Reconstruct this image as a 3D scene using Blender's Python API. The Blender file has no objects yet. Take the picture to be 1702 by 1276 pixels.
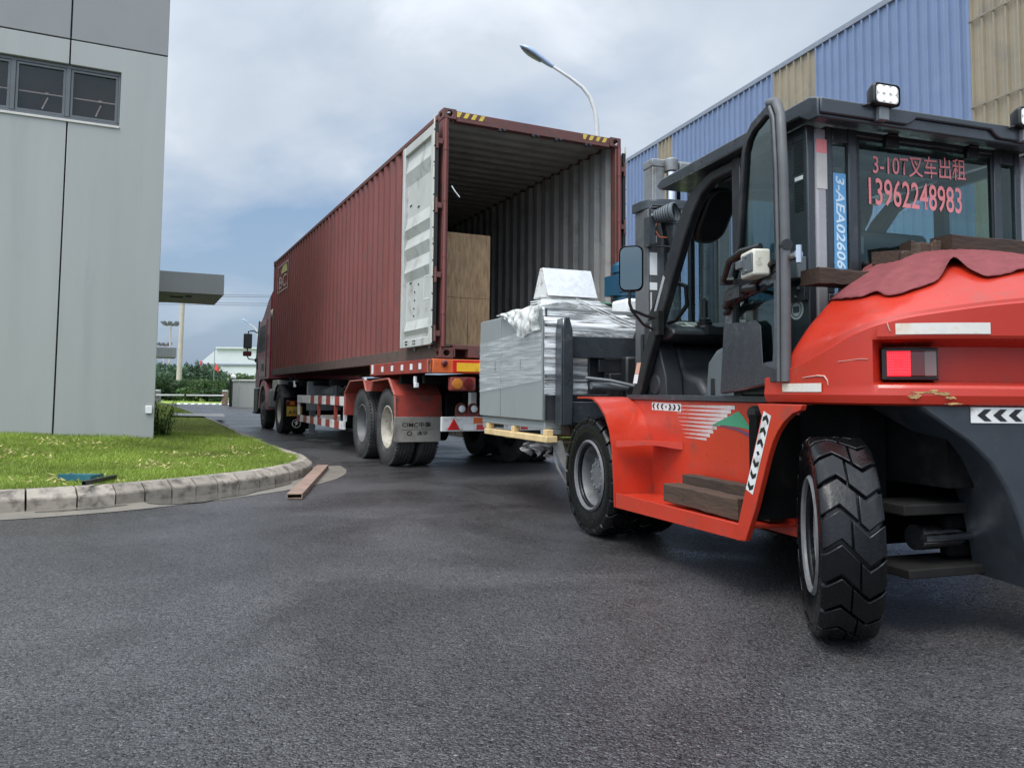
import bpy, bmesh, math, random
import numpy as np
from mathutils import Vector, Matrix
random.seed(7)
RNG = np.random.default_rng(11)
SC = bpy.context.scene
COL = SC.collection
R = math.radians
# ------------------------------------------------------------ camera
CAM_H = 0.995
def make_camera():
    cd = bpy.data.cameras.new("camera"); co = bpy.data.objects.new("camera", cd); COL.objects.link(co)
    pitch, roll = 0.0646, 0.0089
    F = Vector((0, math.cos(pitch), math.sin(pitch))); U0 = Vector((0, -math.sin(pitch), math.cos(pitch))); R0 = Vector((1, 0, 0))
    Rv = R0 * math.cos(roll) + U0 * math.sin(roll); Uv = -R0 * math.sin(roll) + U0 * math.cos(roll)
    co.matrix_world = Matrix(((Rv.x, Uv.x, -F.x, 0), (Rv.y, Uv.y, -F.y, 0), (Rv.z, Uv.z, -F.z, CAM_H), (0, 0, 0, 1)))
    cd.sensor_fit = 'HORIZONTAL'; cd.sensor_width = 36.0; cd.lens = 1300 / 1702 * 36
    cd.shift_y = -69 / 1702
    cd.clip_start = 0.05; cd.clip_end = 3000
    SC.camera = co
make_camera()
# ------------------------------------------------------------ world, sun, exposure
SUN_EL, SUN_AZ = 62.0, 215.0          # azimuth clockwise from +Y: high, behind the camera to the left
def make_world():
    w = bpy.data.worlds.new("World"); SC.world = w; w.use_nodes = True
    nt = w.node_tree; N = nt.nodes; L = nt.links; N.clear()
    out = N.new('ShaderNodeOutputWorld'); bg = N.new('ShaderNodeBackground')
    sky = N.new('ShaderNodeTexSky'); sky.sky_type = 'NISHITA'; sky.sun_disc = False
    sky.sun_elevation = R(SUN_EL); sky.sun_rotation = R(SUN_AZ); sky.air_density = 1.4; sky.dust_density = 2.0
    tc = N.new('ShaderNodeTexCoord'); sep = N.new('ShaderNodeSeparateXYZ'); L.new(tc.outputs['Generated'], sep.inputs[0])
    def math_(op, a, b=None):
        n = N.new('ShaderNodeMath'); n.operation = op
        for i, v in enumerate((a, b)):
            if v is None: continue
            if isinstance(v, (int, float)): n.inputs[i].default_value = v
            else: L.new(v, n.inputs[i])
        return n.outputs[0]
    den = math_('ADD', math_('MAXIMUM', sep.outputs['Z'], 0.0), 0.30)
    px = math_('DIVIDE', sep.outputs['X'], den); py = math_('DIVIDE', sep.outputs['Y'], den)
    cmb = N.new('ShaderNodeCombineXYZ'); L.new(px, cmb.inputs[0]); L.new(py, cmb.inputs[1])
    def noise(scale, detail, rough, off, dist=0.0):
        mp = N.new('ShaderNodeMapping'); mp.inputs['Location'].default_value = off
        L.new(cmb.outputs[0], mp.inputs[0])
        n = N.new('ShaderNodeTexNoise'); n.inputs['Scale'].default_value = scale; n.inputs['Detail'].default_value = detail
        n.inputs['Roughness'].default_value = rough; n.inputs['Distortion'].default_value = dist
        L.new(mp.outputs[0], n.inputs['Vector']); return n.outputs['Fac']
    def ramp(f, stops):
        r = N.new('ShaderNodeValToRGB'); e = r.color_ramp.elements
        while len(e) < len(stops): e.new(0.5)
        for k, (p, c) in enumerate(stops): e[k].position = p; e[k].color = c
        L.new(f, r.inputs[0]); return r.outputs[0]
    bright = ramp(noise(2.3, 6, 0.52, (3.1, 1.7, 0), 0.5), [(0.3, (0.30, 0.355, 0.425, 1)), (0.45, (0.355, 0.405, 0.47, 1)), (0.58, (0.40, 0.445, 0.505, 1)), (0.72, (0.52, 0.56, 0.615, 1))])
    # clear blue gaps sit low over the horizon, the deck closes overhead
    gap = math_('ADD', noise(1.3, 5, 0.5, (9.3, 4.0, 0), 0.3), math_('MULTIPLY', sep.outputs['Z'], 1.0))
    mask = ramp(gap, [(0.60, (0, 0, 0, 1)), (0.86, (1, 1, 1, 1))])
    sc = N.new('ShaderNodeVectorMath'); sc.operation = 'SCALE'; sc.inputs['Scale'].default_value = 0.06
    L.new(sky.outputs[0], sc.inputs[0])
    hz = N.new('ShaderNodeMix'); hz.data_type = 'RGBA'; hz.inputs['Factor'].default_value = 0.55
    L.new(sc.outputs[0], hz.inputs['A']); hz.inputs['B'].default_value = (0.20, 0.30, 0.47, 1)
    mx = N.new('ShaderNodeMix'); mx.data_type = 'RGBA'
    L.new(mask, mx.inputs['Factor']); L.new(hz.outputs['Result'], mx.inputs['A']); L.new(bright, mx.inputs['B'])
    # the overcast deck thins towards the hidden sun and overhead, where it is far brighter than near the horizon
    sdv = (math.sin(R(SUN_AZ)) * math.cos(R(SUN_EL)), math.cos(R(SUN_AZ)) * math.cos(R(SUN_EL)), math.sin(R(SUN_EL)))
    dt = N.new('ShaderNodeVectorMath'); dt.operation = 'DOT_PRODUCT'; dt.inputs[1].default_value = sdv; L.new(tc.outputs['Generated'], dt.inputs[0])
    gl = math_('ADD', math_('MULTIPLY', math_('POWER', math_('MAXIMUM', dt.outputs['Value'], 0.0), 2.0), 3.2), 1.0)
    sg = N.new('ShaderNodeVectorMath'); sg.operation = 'SCALE'; L.new(mx.outputs['Result'], sg.inputs[0]); L.new(gl, sg.inputs['Scale'])
    L.new(sg.outputs[0], bg.inputs['Color']); bg.inputs['Strength'].default_value = 1.0
    L.new(bg.outputs[0], out.inputs[0])
make_world()
sd = bpy.data.lights.new("sun", 'SUN'); sd.energy = 1.4; sd.angle = R(26); sd.color = (1.0, 0.96, 0.9)
so = bpy.data.objects.new("sun", sd); COL.objects.link(so)
so.rotation_euler = Vector((-math.sin(R(SUN_AZ)) * math.cos(R(SUN_EL)), -math.cos(R(SUN_AZ)) * math.cos(R(SUN_EL)), -math.sin(R(SUN_EL)))).to_track_quat('-Z', 'Y').to_euler()
vs = SC.view_settings; vs.view_transform = 'Standard'; vs.look = 'None'; vs.exposure = 0.75; vs.gamma = 1.0; vs.use_curve_mapping = False
SC.cycles.max_bounces = 10; SC.cycles.diffuse_bounces = 6; SC.cycles.use_denoising = True; SC.cycles.transparent_max_bounces = 12
SC.cycles.sample_clamp_indirect = 6.0

# ------------------------------------------------------------ materials
def M(name, col, rough=0.5, metal=0.0, var=0.12, scale=5.0, bump=0.0, bscale=80.0, coat=0.0, spec=0.5, dirt=None, damt=0.0, dscale=3.0, dz=None, emit=None, estr=0.0, rnd=0.0, rvar=0.12, alpha=1.0, stretch=None):
    """principled surface with mottling, optional dirt patches, optional bump"""
    m = bpy.data.materials.new(name); m.use_nodes = True
    nt = m.node_tree; N = nt.nodes; L = nt.links
    b = N['Principled BSDF']
    b.inputs['Roughness'].default_value = rough; b.inputs['Metallic'].default_value = metal
    b.inputs['Specular IOR Level'].default_value = spec; b.inputs['Coat Weight'].default_value = coat; b.inputs['Coat Roughness'].default_value = 0.08
    tc = N.new('ShaderNodeTexCoord'); src = tc.outputs['Object']
    if stretch:
        mpn = N.new('ShaderNodeMapping'); mpn.inputs['Scale'].default_value = stretch; L.new(src, mpn.inputs[0]); src = mpn.outputs[0]
    def noise(s, d=5, r=0.6):
        n = N.new('ShaderNodeTexNoise'); n.inputs['Scale'].default_value = s; n.inputs['Detail'].default_value = d; n.inputs['Roughness'].default_value = r
        L.new(src, n.inputs['Vector']); return n
    def rng(f, a, b_):
        r = N.new('ShaderNodeMapRange'); r.inputs['From Min'].default_value = 0.3; r.inputs['From Max'].default_value = 0.7
        r.inputs['To Min'].default_value = a; r.inputs['To Max'].default_value = b_; L.new(f, r.inputs['Value']); return r.outputs[0]
    n1 = noise(scale)
    v = rng(n1.outputs['Fac'], 1 - var, 1 + var)
    if rnd:
        oi = N.new('ShaderNodeObjectInfo'); mr = N.new('ShaderNodeMapRange'); mr.inputs['To Min'].default_value = 1 - rnd; mr.inputs['To Max'].default_value = 1 + rnd
        L.new(oi.outputs['Random'], mr.inputs['Value']); mm = N.new('ShaderNodeMath'); mm.operation = 'MULTIPLY'; L.new(v, mm.inputs[0]); L.new(mr.outputs[0], mm.inputs[1]); v = mm.outputs[0]
    vm = N.new('ShaderNodeVectorMath'); vm.operation = 'SCALE'; vm.inputs[0].default_value = col[:3]; L.new(v, vm.inputs['Scale'])
    c = vm.outputs[0]
    if dirt is not None:
        n2 = noise(dscale, 8, 0.65)
        rr = N.new('ShaderNodeMapRange'); rr.inputs['From Min'].default_value = 0.62 - 0.3 * damt; rr.inputs['From Max'].default_value = 0.78 - 0.2 * damt
        L.new(n2.outputs['Fac'], rr.inputs['Value'])
        mx = N.new('ShaderNodeMix'); mx.data_type = 'RGBA'; L.new(rr.outputs[0], mx.inputs['Factor']); L.new(c, mx.inputs['A']); mx.inputs['B'].default_value = (*dirt, 1); c = mx.outputs['Result']
    L.new(c, b.inputs['Base Color'])
    n3 = noise(scale * 2.3, 4); L.new(rng(n3.outputs['Fac'], max(0.02, rough - rvar), min(1, rough + rvar)), b.inputs['Roughness'])
    if bump:
        n4 = noise(bscale, 4, 0.6); bp = N.new('ShaderNodeBump'); bp.inputs['Strength'].default_value = bump; bp.inputs['Distance'].default_value = 0.01
        L.new(n4.outputs['Fac'], bp.inputs['Height']); L.new(bp.outputs[0], b.inputs['Normal'])
    if emit is not None:
        b.inputs['Emission Color'].default_value = (*emit, 1); b.inputs['Emission Strength'].default_value = estr
    b.inputs['Alpha'].default_value = alpha
    return m
def glass(name, tint, rough=0.03, trans=0.8, drops=False, graze=0.9):
    """thin pane: tinted see-through plus reflection"""
    m = bpy.data.materials.new(name); m.use_nodes = True; nt = m.node_tree; N = nt.nodes; L = nt.links; N.clear()
    out = N.new('ShaderNodeOutputMaterial'); tr = N.new('ShaderNodeBsdfTransparent'); tr.inputs[0].default_value = (*tint, 1)
    gl = N.new('ShaderNodeBsdfGlossy'); gl.inputs['Roughness'].default_value = rough; gl.inputs['Color'].default_value = (0.78, 0.92, 0.88, 1)
    lw = N.new('ShaderNodeLayerWeight'); pw = N.new('ShaderNodeMath'); pw.operation = 'POWER'; pw.inputs[1].default_value = 4.5; L.new(lw.outputs['Facing'], pw.inputs[0])
    mp = N.new('ShaderNodeMath'); mp.operation = 'MULTIPLY_ADD'; mp.inputs[1].default_value = graze; mp.inputs[2].default_value = 1 - trans; mp.use_clamp = True
    L.new(pw.outputs[0], mp.inputs[0])
    mx = N.new('ShaderNodeMixShader'); L.new(mp.outputs[0], mx.inputs[0]); L.new(tr.outputs[0], mx.inputs[1]); L.new(gl.outputs[0], mx.inputs[2])
    last = mx.outputs[0]
    if drops:
        tc = N.new('ShaderNodeTexCoord'); vo = N.new('ShaderNodeTexVoronoi'); vo.inputs['Scale'].default_value = 55; L.new(tc.outputs['Object'], vo.inputs['Vector'])
        lt = N.new('ShaderNodeMath'); lt.operation = 'LESS_THAN'; lt.inputs[1].default_value = 0.16; L.new(vo.outputs['Distance'], lt.inputs[0])
        df = N.new('ShaderNodeBsdfGlossy'); df.inputs['Roughness'].default_value = 0.25; df.inputs['Color'].default_value = (0.8, 0.85, 0.87, 1)
        m2 = N.new('ShaderNodeMixShader'); L.new(lt.outputs[0], m2.inputs[0]); L.new(last, m2.inputs[1]); L.new(df.outputs[0], m2.inputs[2]); last = m2.outputs[0]
    L.new(last, out.inputs[0]); return m

# ------------------------------------------------------------ mesh builder
class MB:
    def __init__(s): s.v = []; s.f = []; s.mi = []; s.cur = 0
    def add(s, vs, fs):
        o = len(s.v); s.v += [tuple(v) for v in vs]; s.f += [tuple(i + o for i in f) for f in fs]; s.mi += [s.cur] * len(fs); return s
    def mat(s, i): s.cur = i; return s
    def quad(s, *p): return s.add(p, [tuple(range(len(p)))])
    def box(s, x0, x1, y0, y1, z0, z1):
        v = [(x, y, z) for z in (z0, z1) for y in (y0, y1) for x in (x0, x1)]
        return s.add(v, [(0, 2, 3, 1), (4, 5, 7, 6), (0, 1, 5, 4), (2, 6, 7, 3), (0, 4, 6, 2), (1, 3, 7, 5)])
    def obox(s, c, ax, ay, az, hx, hy, hz):
        c, ax, ay, az = map(Vector, (c, ax, ay, az)); v = []
        for k in (-1, 1):
            for j in (-1, 1):
                for i in (-1, 1): v.append(c + ax * hx * i + ay * hy * j + az * hz * k)
        return s.add(v, [(0, 2, 3, 1), (4, 5, 7, 6), (0, 1, 5, 4), (2, 6, 7, 3), (0, 4, 6, 2), (1, 3, 7, 5)])
    def prism(s, poly, axis, h0, h1):
        """poly of 2-D points in the two other axes (x: (y,z), y: (x,z), z: (x,y))"""
        def P(p, h):
            return (h, p[0], p[1]) if axis == 'x' else (p[0], h, p[1]) if axis == 'y' else (p[0], p[1], h)
        n = len(poly); v = [P(p, h0) for p in poly] + [P(p, h1) for p in poly]
        f = [tuple(range(n - 1, -1, -1)), tuple(range(n, 2 * n))] + [(i, (i + 1) % n, n + (i + 1) % n, n + i) for i in range(n)]
        return s.add(v, f)
    def tube(s, pts, r, n=8, caps=True):
        pts = [Vector(p) for p in pts]; rs = r if isinstance(r, (list, tuple)) else [r] * len(pts)
        v = []; T = (pts[1] - pts[0]).normalized(); up = Vector((0, 0, 1)) if abs(T.z) < 0.9 else Vector((1, 0, 0)); A = T.cross(up).normalized()
        for i, p in enumerate(pts):
            t = ((pts[min(i + 1, len(pts) - 1)] - p).normalized() + (p - pts[max(i - 1, 0)]).normalized())
            t = t.normalized() if t.length > 1e-6 else T
            A = (A - t * A.dot(t)).normalized(); B = t.cross(A)
            v += [p + (A * math.cos(2 * math.pi * k / n) + B * math.sin(2 * math.pi * k / n)) * rs[i] for k in range(n)]
        f = [(i * n + k, i * n + (k + 1) % n, (i + 1) * n + (k + 1) % n, (i + 1) * n + k) for i in range(len(pts) - 1) for k in range(n)]
        if caps: f += [tuple(range(n - 1, -1, -1)), tuple(range((len(pts) - 1) * n, len(pts) * n))]
        return s.add(v, f)
    def lathe(s, prof, o, axis, n=32, closed=False):
        """prof: (radius, height along axis)"""
        o = Vector(o); ax = Vector(axis).normalized(); up = Vector((0, 0, 1)) if abs(ax.z) < 0.9 else Vector((0, 1, 0)); A = ax.cross(up).normalized(); B = ax.cross(A)
        v = []
        for r, h in prof: v += [o + ax * h + (A * math.cos(2 * math.pi * k / n) + B * math.sin(2 * math.pi * k / n)) * r for k in range(n)]
        m = len(prof)
        f = [(i * n + k, i * n + (k + 1) % n, ((i + 1) % m) * n + (k + 1) % n, ((i + 1) % m) * n + k) for i in range(m if closed else m - 1) for k in range(n)]
        return s.add(v, f)
    def cyl(s, p0, p1, r, n=16, r1=None):
        return s.tube([p0, p1], [r, r if r1 is None else r1], n)
    def grid(s, P, closed_u=False):
        """P[i][j] -> point"""
        a, b = len(P), len(P[0]); v = [p for row in P for p in row]
        f = [(i * b + j, i * b + j + 1, ((i + 1) % a) * b + j + 1, ((i + 1) % a) * b + j) for i in range(a if closed_u else a - 1) for j in range(b - 1)]
        return s.add(v, f)
    def ring(s, outer, inner, place, th):
        """frame between two outlines with the same number of points; place(p, h) -> 3-D"""
        n = len(outer)
        v = [place(p, 0) for p in outer] + [place(p, 0) for p in inner] + [place(p, th) for p in outer] + [place(p, th) for p in inner]
        f = []
        for i in range(n):
            j = (i + 1) % n
            f += [(i, j, n + j, n + i), (2 * n + i, 3 * n + i, 3 * n + j, 2 * n + j), (i, 2 * n + i, 2 * n + j, j), (n + i, n + j, 3 * n + j, 3 * n + i)]
        return s.add(v, f)
    def solid(s, poly, place, th):
        n = len(poly); v = [place(p, 0) for p in poly] + [place(p, th) for p in poly]
        return s.add(v, [tuple(range(n - 1, -1, -1)), tuple(range(n, 2 * n))] + [(i, (i + 1) % n, n + (i + 1) % n, n + i) for i in range(n)])
def obj(name, mb, mats, parent=None, bevel=0.0, smooth=None, loc=None, rz=None, segs=2):
    me = bpy.data.meshes.new(name)
    me.from_pydata(mb.v, [], mb.f)
    for m in (mats if isinstance(mats, (list, tuple)) else [mats]): me.materials.append(m)
    if any(mb.mi): me.polygons.foreach_set('material_index', mb.mi)
    bm = bmesh.new(); bm.from_mesh(me); bmesh.ops.recalc_face_normals(bm, faces=bm.faces); bm.to_mesh(me); bm.free()
    if smooth is not None or bevel:
        me.shade_smooth(); me.set_sharp_from_angle(angle=R(30 if smooth is None else smooth))
    o = bpy.data.objects.new(name, me); COL.objects.link(o)
    if parent is not None: o.parent = parent
    if loc is not None: o.location = loc
    if rz is not None: o.rotation_euler = (0, 0, rz)
    if bevel:
        b = o.modifiers.new('bevel', 'BEVEL'); b.width = bevel; b.segments = segs; b.limit_method = 'ANGLE'; b.angle_limit = R(40); b.harden_normals = False
    return o
def thing(name, label, cat, loc=(0, 0, 0), rz=0.0, group=None):
    o = bpy.data.objects.new(name, None); COL.objects.link(o); o.location = loc; o.rotation_euler = (0, 0, rz)
    o.empty_display_size = 0.2; o['label'] = label; o['category'] = cat
    if group: o['group'] = group
    return o
def tag(o, label, cat, group=None):
    o['label'] = label; o['category'] = cat
    if group: o['group'] = group
    return o
def kind(o, k='structure'): o['kind'] = k; return o
def copy_tree(o, parent=None):
    c = o.copy(); COL.objects.link(c)
    if parent is not None: c.parent = parent
    for ch in list(o.children): copy_tree(ch, c)
    return c
def lettering(name, body, origin, ax, ay, w, h, mat, parent=None, bold=0.0, th=0.0015, shear=0.0):
    """text fitted to w x h, lower left corner at origin, along ax / ay; a mesh"""
    cu = bpy.data.curves.new(name, 'FONT'); cu.body = body; cu.size = 1; cu.offset = bold; cu.resolution_u = 3; cu.shear = shear
    t = bpy.data.objects.new(name, cu); COL.objects.link(t)
    dg = bpy.context.evaluated_depsgraph_get(); me = bpy.data.meshes.new_from_object(t.evaluated_get(dg))
    bpy.data.objects.remove(t); bpy.data.curves.remove(cu)
    n = len(me.vertices); co = np.empty(n * 3); me.vertices.foreach_get('co', co); co = co.reshape(-1, 3)
    lo = co.min(0); hi = co.max(0); u = (co[:, 0] - lo[0]) / max(hi[0] - lo[0], 1e-6) * w; v = (co[:, 1] - lo[1]) / max(hi[1] - lo[1], 1e-6) * h
    ax = np.array(Vector(ax).normalized()); ay = np.array(Vector(ay).normalized()); P = np.array(origin) + u[:, None] * ax + v[:, None] * ay
    me.vertices.foreach_set('co', P.ravel()); me.update(); me.materials.clear(); me.materials.append(mat); me.name = name
    o = bpy.data.objects.new(name, me); COL.objects.link(o)
    if parent is not None: o.parent = parent
    return o
# ------------------------------------------------------------ material set
MT = dict(
    redpaint=M('red_paint', (0.43, 0.0275, 0.012), 0.34, coat=0.2, spec=0.4, var=0.06, scale=3, dirt=(0.30, 0.05, 0.03), damt=0.12, dscale=9),
    redpanel=M('red_panel_paint', (0.46, 0.033, 0.013), 0.36, coat=0.25, var=0.08, scale=3, dirt=(0.22, 0.05, 0.035), damt=0.22, dscale=7),
    slate=M('slate_paint', (0.032, 0.038, 0.044), 0.34, coat=0.25, var=0.15, scale=5, dirt=(0.09, 0.09, 0.085), damt=0.12, dscale=8),
    black=M('black_paint', (0.014, 0.015, 0.017), 0.38, var=0.2, scale=7, dirt=(0.05, 0.048, 0.044), damt=0.15),
    chassis=M('dark_chassis', (0.005, 0.005, 0.005), 0.85, spec=0.1, var=0.3, scale=7, dirt=(0.02, 0.018, 0.016), damt=0.1),
    rubber=M('tyre_rubber', (0.0035, 0.0035, 0.004), 0.26, spec=0.28, var=0.25, scale=14, bump=0.1, bscale=60, rvar=0.1),
    roadtyre=M('road_tyre', (0.038, 0.037, 0.036), 0.75, var=0.2, scale=8, dirt=(0.09, 0.085, 0.08), damt=0.3, dscale=5),
    plastic=M('dark_plastic', (0.022, 0.024, 0.026), 0.5, var=0.12, bump=0.08, bscale=400),
    greyplastic=M('grey_plastic', (0.10, 0.115, 0.12), 0.42, var=0.08, scale=4, dirt=(0.16, 0.15, 0.14), damt=0.12),
    rimgrey=M('rim_grey', (0.12, 0.12, 0.12), 0.5, var=0.15, scale=8, dirt=(0.06, 0.055, 0.05), damt=0.3, dscale=9),
    rimcream=M('rim_cream', (0.42, 0.38, 0.31), 0.6, var=0.15, scale=6, dirt=(0.14, 0.11, 0.08), damt=0.45, dscale=9),
    steel=M('bright_steel', (0.62, 0.62, 0.63), 0.18, metal=1.0, var=0.05),
    greysteel=M('grey_steel', (0.22, 0.23, 0.235), 0.45, metal=0.3, var=0.12, dirt=(0.1, 0.08, 0.06), damt=0.2),
    seal=M('door_seal', (0.085, 0.086, 0.088), 0.5, var=0.15, scale=9, dirt=(0.10, 0.095, 0.09), damt=0.35, dscale=14),
    pillar=M('corner_pillar_grey', (0.34, 0.33, 0.34), 0.28, coat=0.6, var=0.08, scale=3),
    white=M('white_film', (0.74, 0.74, 0.72), 0.45, var=0.05),
    whitedirty=M('white_paint_dirty', (0.66, 0.65, 0.62), 0.5, var=0.1, dirt=(0.28, 0.23, 0.19), damt=0.35, dscale=10),
    cream=M('cream_plastic', (0.60, 0.57, 0.47), 0.45, var=0.06, dirt=(0.25, 0.22, 0.17), damt=0.2, dscale=16),
    reflector=M('worn_reflector_strip', (0.62, 0.59, 0.53), 0.4, var=0.08, scale=9, dirt=(0.55, 0.38, 0.22), damt=0.4, dscale=9),
    blackfilm=M('black_film', (0.012, 0.012, 0.012), 0.4, var=0.05),
    pinkfilm=M('faded_red_film', (0.88, 0.27, 0.27), 0.5, var=0.06, emit=None),
    green=M('green_film', (0.05, 0.24, 0.13), 0.4, var=0.05),
    navy=M('purple_film', (0.12, 0.05, 0.10), 0.4, var=0.05),
    bluefilm=M('blue_film', (0.13, 0.36, 0.62), 0.45, var=0.08),
    paleblue=M('pale_blue_film', (0.62, 0.78, 0.86), 0.45, var=0.04),
    yellow=M('yellow_plate', (0.80, 0.44, 0.03), 0.35, var=0.06, dirt=(0.35, 0.2, 0.05), damt=0.12, dscale=12),
    hazyellow=M('hazard_yellow', (0.62, 0.46, 0.06), 0.5, var=0.12, dirt=(0.16, 0.11, 0.06), damt=0.25, dscale=25),
    orange=M('orange_paint', (0.60, 0.12, 0.03), 0.45, var=0.12, dirt=(0.3, 0.06, 0.03), damt=0.25),
    redrefl=M('red_reflector', (0.55, 0.02, 0.02), 0.2, coat=0.5, var=0.1),
    amber=M('amber_lens', (0.45, 0.16, 0.03), 0.2, coat=0.5, var=0.15),
    darkred=M('dark_red_lens', (0.10, 0.012, 0.01), 0.15, coat=0.7, var=0.1),
    lampred=M('lit_red_lens', (0.7, 0.02, 0.02), 0.3, emit=(1.0, 0.01, 0.03), estr=0.55, var=0.02),
    lampwhite=M('lit_lamp_lens', (0.28, 0.28, 0.28), 0.2, emit=(1.0, 1.0, 0.94), estr=0.12, var=0.02),
    trailer_red=M('trailer_red', (0.30, 0.045, 0.032), 0.5, var=0.15, scale=4, dirt=(0.09, 0.05, 0.04), damt=0.4, dscale=5),
    contred=M('container_red', (0.175, 0.045, 0.036), 0.55, var=0.12, scale=0.8, dirt=(0.12, 0.05, 0.042), damt=0.3, dscale=2.5),
    contdark=M('container_frame_red', (0.13, 0.045, 0.038), 0.6, var=0.2, scale=4, dirt=(0.075, 0.05, 0.04), damt=0.45, dscale=7),
    contrail=M('container_rail', (0.11, 0.07, 0.058), 0.65, var=0.15, scale=3, dirt=(0.06, 0.045, 0.04), damt=0.35),
    continside=M('container_inside_grey', (0.29, 0.28, 0.26), 0.6, var=0.15, scale=2, dirt=(0.2, 0.18, 0.16), damt=0.3, dscale=3),
    contdoor=M('container_door_grey', (0.46, 0.46, 0.43), 0.55, var=0.08, scale=3, dirt=(0.27, 0.25, 0.21), damt=0.25, dscale=5),
    flap=M('mud_flap', (0.25, 0.23, 0.20), 0.75, var=0.15, scale=6, dirt=(0.12, 0.105, 0.09), damt=0.3, dscale=5),
    cabred=M('cab_maroon', (0.20, 0.008, 0.018), 0.35, coat=0.3, var=0.05),
    cabskypale=M('cab_pale_sky_tint', (0.36, 0.15, 0.165), 0.4, coat=0.3, var=0.12, scale=3, dirt=(0.22, 0.05, 0.065), damt=0.35),  # pale door tone is sky reflection put into the colour; wheel arch shares it
    machine=M('machine_grey', (0.245, 0.262, 0.255), 0.42, var=0.05, scale=2),
    machdark=M('machine_dark', (0.035, 0.038, 0.04), 0.45, var=0.15),
    teal=M('motor_teal', (0.008, 0.06, 0.11), 0.4, var=0.12),
    bedgreen=M('machine_bed_green', (0.05, 0.16, 0.09), 0.4, var=0.12),
    bedgrey=M('machine_bed_grey', (0.20, 0.215, 0.20), 0.5, var=0.15, dirt=(0.1, 0.1, 0.09), damt=0.3),
    mirror=M('mirror_glass', (0.11, 0.13, 0.135), 0.03, metal=1.0, var=0.02, rvar=0.01),
    joint=M('panel_joint', (0.05, 0.055, 0.06), 0.7),
    wallgrey=M('wall_panel_grey', (0.335, 0.345, 0.325), 0.55, var=0.06, scale=0.8, bump=0.05, bscale=7, stretch=(2.2, 1, .25), dirt=(0.295, 0.31, 0.295), damt=0.2, dscale=1.3),
    wallup=M('upper_panel_grey', (0.235, 0.24, 0.235), 0.55, var=0.05, scale=0.8, bump=0.06, bscale=7),
    sill=M('pale_sill', (0.56, 0.54, 0.49), 0.6, var=0.1, scale=8),
    frame=M('window_frame_grey', (0.10, 0.11, 0.115), 0.4, var=0.08),
    shedblue=M('cladding_blue', (0.155, 0.208, 0.325), 0.42, var=0.07, scale=0.9, dirt=(0.19, 0.245, 0.36), damt=0.15, dscale=0.8),
    shedtan=M('cladding_translucent', (0.27, 0.225, 0.155), 0.5, var=0.14, scale=1.2, dirt=(0.20, 0.18, 0.145), damt=0.35, dscale=1.5),
    eave=M('eave_trim', (0.20, 0.22, 0.26), 0.5, var=0.1),
    lamppost=M('lamp_post_paint', (0.56, 0.55, 0.53), 0.45, var=0.06, scale=4),
    lamphead=M('lamp_head_shell', (0.28, 0.35, 0.47), 0.3, coat=0.4, var=0.08),
    lampunder=M('lamp_head_lens', (0.14, 0.12, 0.12), 0.3, var=0.2, scale=30),
    concrete=M('concrete', (0.36, 0.345, 0.32), 0.8, var=0.12, scale=5, bump=0.15, bscale=60, dirt=(0.2, 0.19, 0.175), damt=0.3, dscale=4),
    kerb=M('kerb_concrete', (0.345, 0.30, 0.245), 0.85, var=0.16, scale=9, bump=0.3, bscale=90, dirt=(0.10, 0.085, 0.07), damt=0.62, dscale=9, rnd=0.22),
    gutter=M('gutter_concrete', (0.20, 0.175, 0.14), 0.45, var=0.2, scale=6, bump=0.15, dirt=(0.10, 0.095, 0.085), damt=0.45, dscale=3),
    wood=M('old_timber', (0.055, 0.031, 0.019), 0.8, var=0.3, scale=9, bump=0.4, bscale=40, dirt=(0.02, 0.014, 0.011), damt=0.3, dscale=8, rnd=0.2, stretch=(.35, 1.6, 1.6)),
    woodpale=M('pallet_wood', (0.62, 0.45, 0.22), 0.75, var=0.15, scale=8, bump=0.15, bscale=40, dirt=(0.35, 0.24, 0.12), damt=0.25),
    rust=M('rusty_tube', (0.25, 0.165, 0.125), 0.7, var=0.25, scale=9, bump=0.2, dirt=(0.16, 0.085, 0.06), damt=0.3, dscale=6),
    tealbox=M('teal_paint', (0.015, 0.10, 0.13), 0.4, var=0.15, dirt=(0.05, 0.16, 0.17), damt=0.2, dscale=10),
    fabric=M('maroon_cloth', (0.20, 0.055, 0.057), 0.9, var=0.14, scale=16, bump=0.25, bscale=260, spec=0.2),
    whitewall=M('far_white_cladding', (0.56, 0.58, 0.59), 0.6, var=0.04, scale=0.5),
    farred=M('far_red', (0.65, 0.05, 0.05), 0.6),
    soil=M('lawn_soil', (0.16, 0.19, 0.04), 0.95, var=0.3, scale=3, dirt=(0.17, 0.15, 0.05), damt=0.3, dscale=2, spec=0.1),
    bark=M('bark', (0.10, 0.075, 0.055), 0.9, var=0.3),
    pole=M('concrete_pole', (0.42, 0.36, 0.33), 0.8, var=0.1, scale=2),
    wire=M('cable', (0.05, 0.06, 0.075), 0.6),
)
MT['pane'] = glass('window_pane', (0.62, 0.55, 0.56), 0.02, 0.96)
MT['cabglass'] = glass('cab_glass', (0.62, 0.80, 0.76), 0.02, 0.91)
MT['doorglass'] = glass('door_glass', (0.34, 0.46, 0.45), 0.03, 0.93, graze=0.5)
MT['wetglass'] = glass('wet_windscreen', (0.62, 0.78, 0.78), 0.02, 0.95, drops=True)
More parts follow.
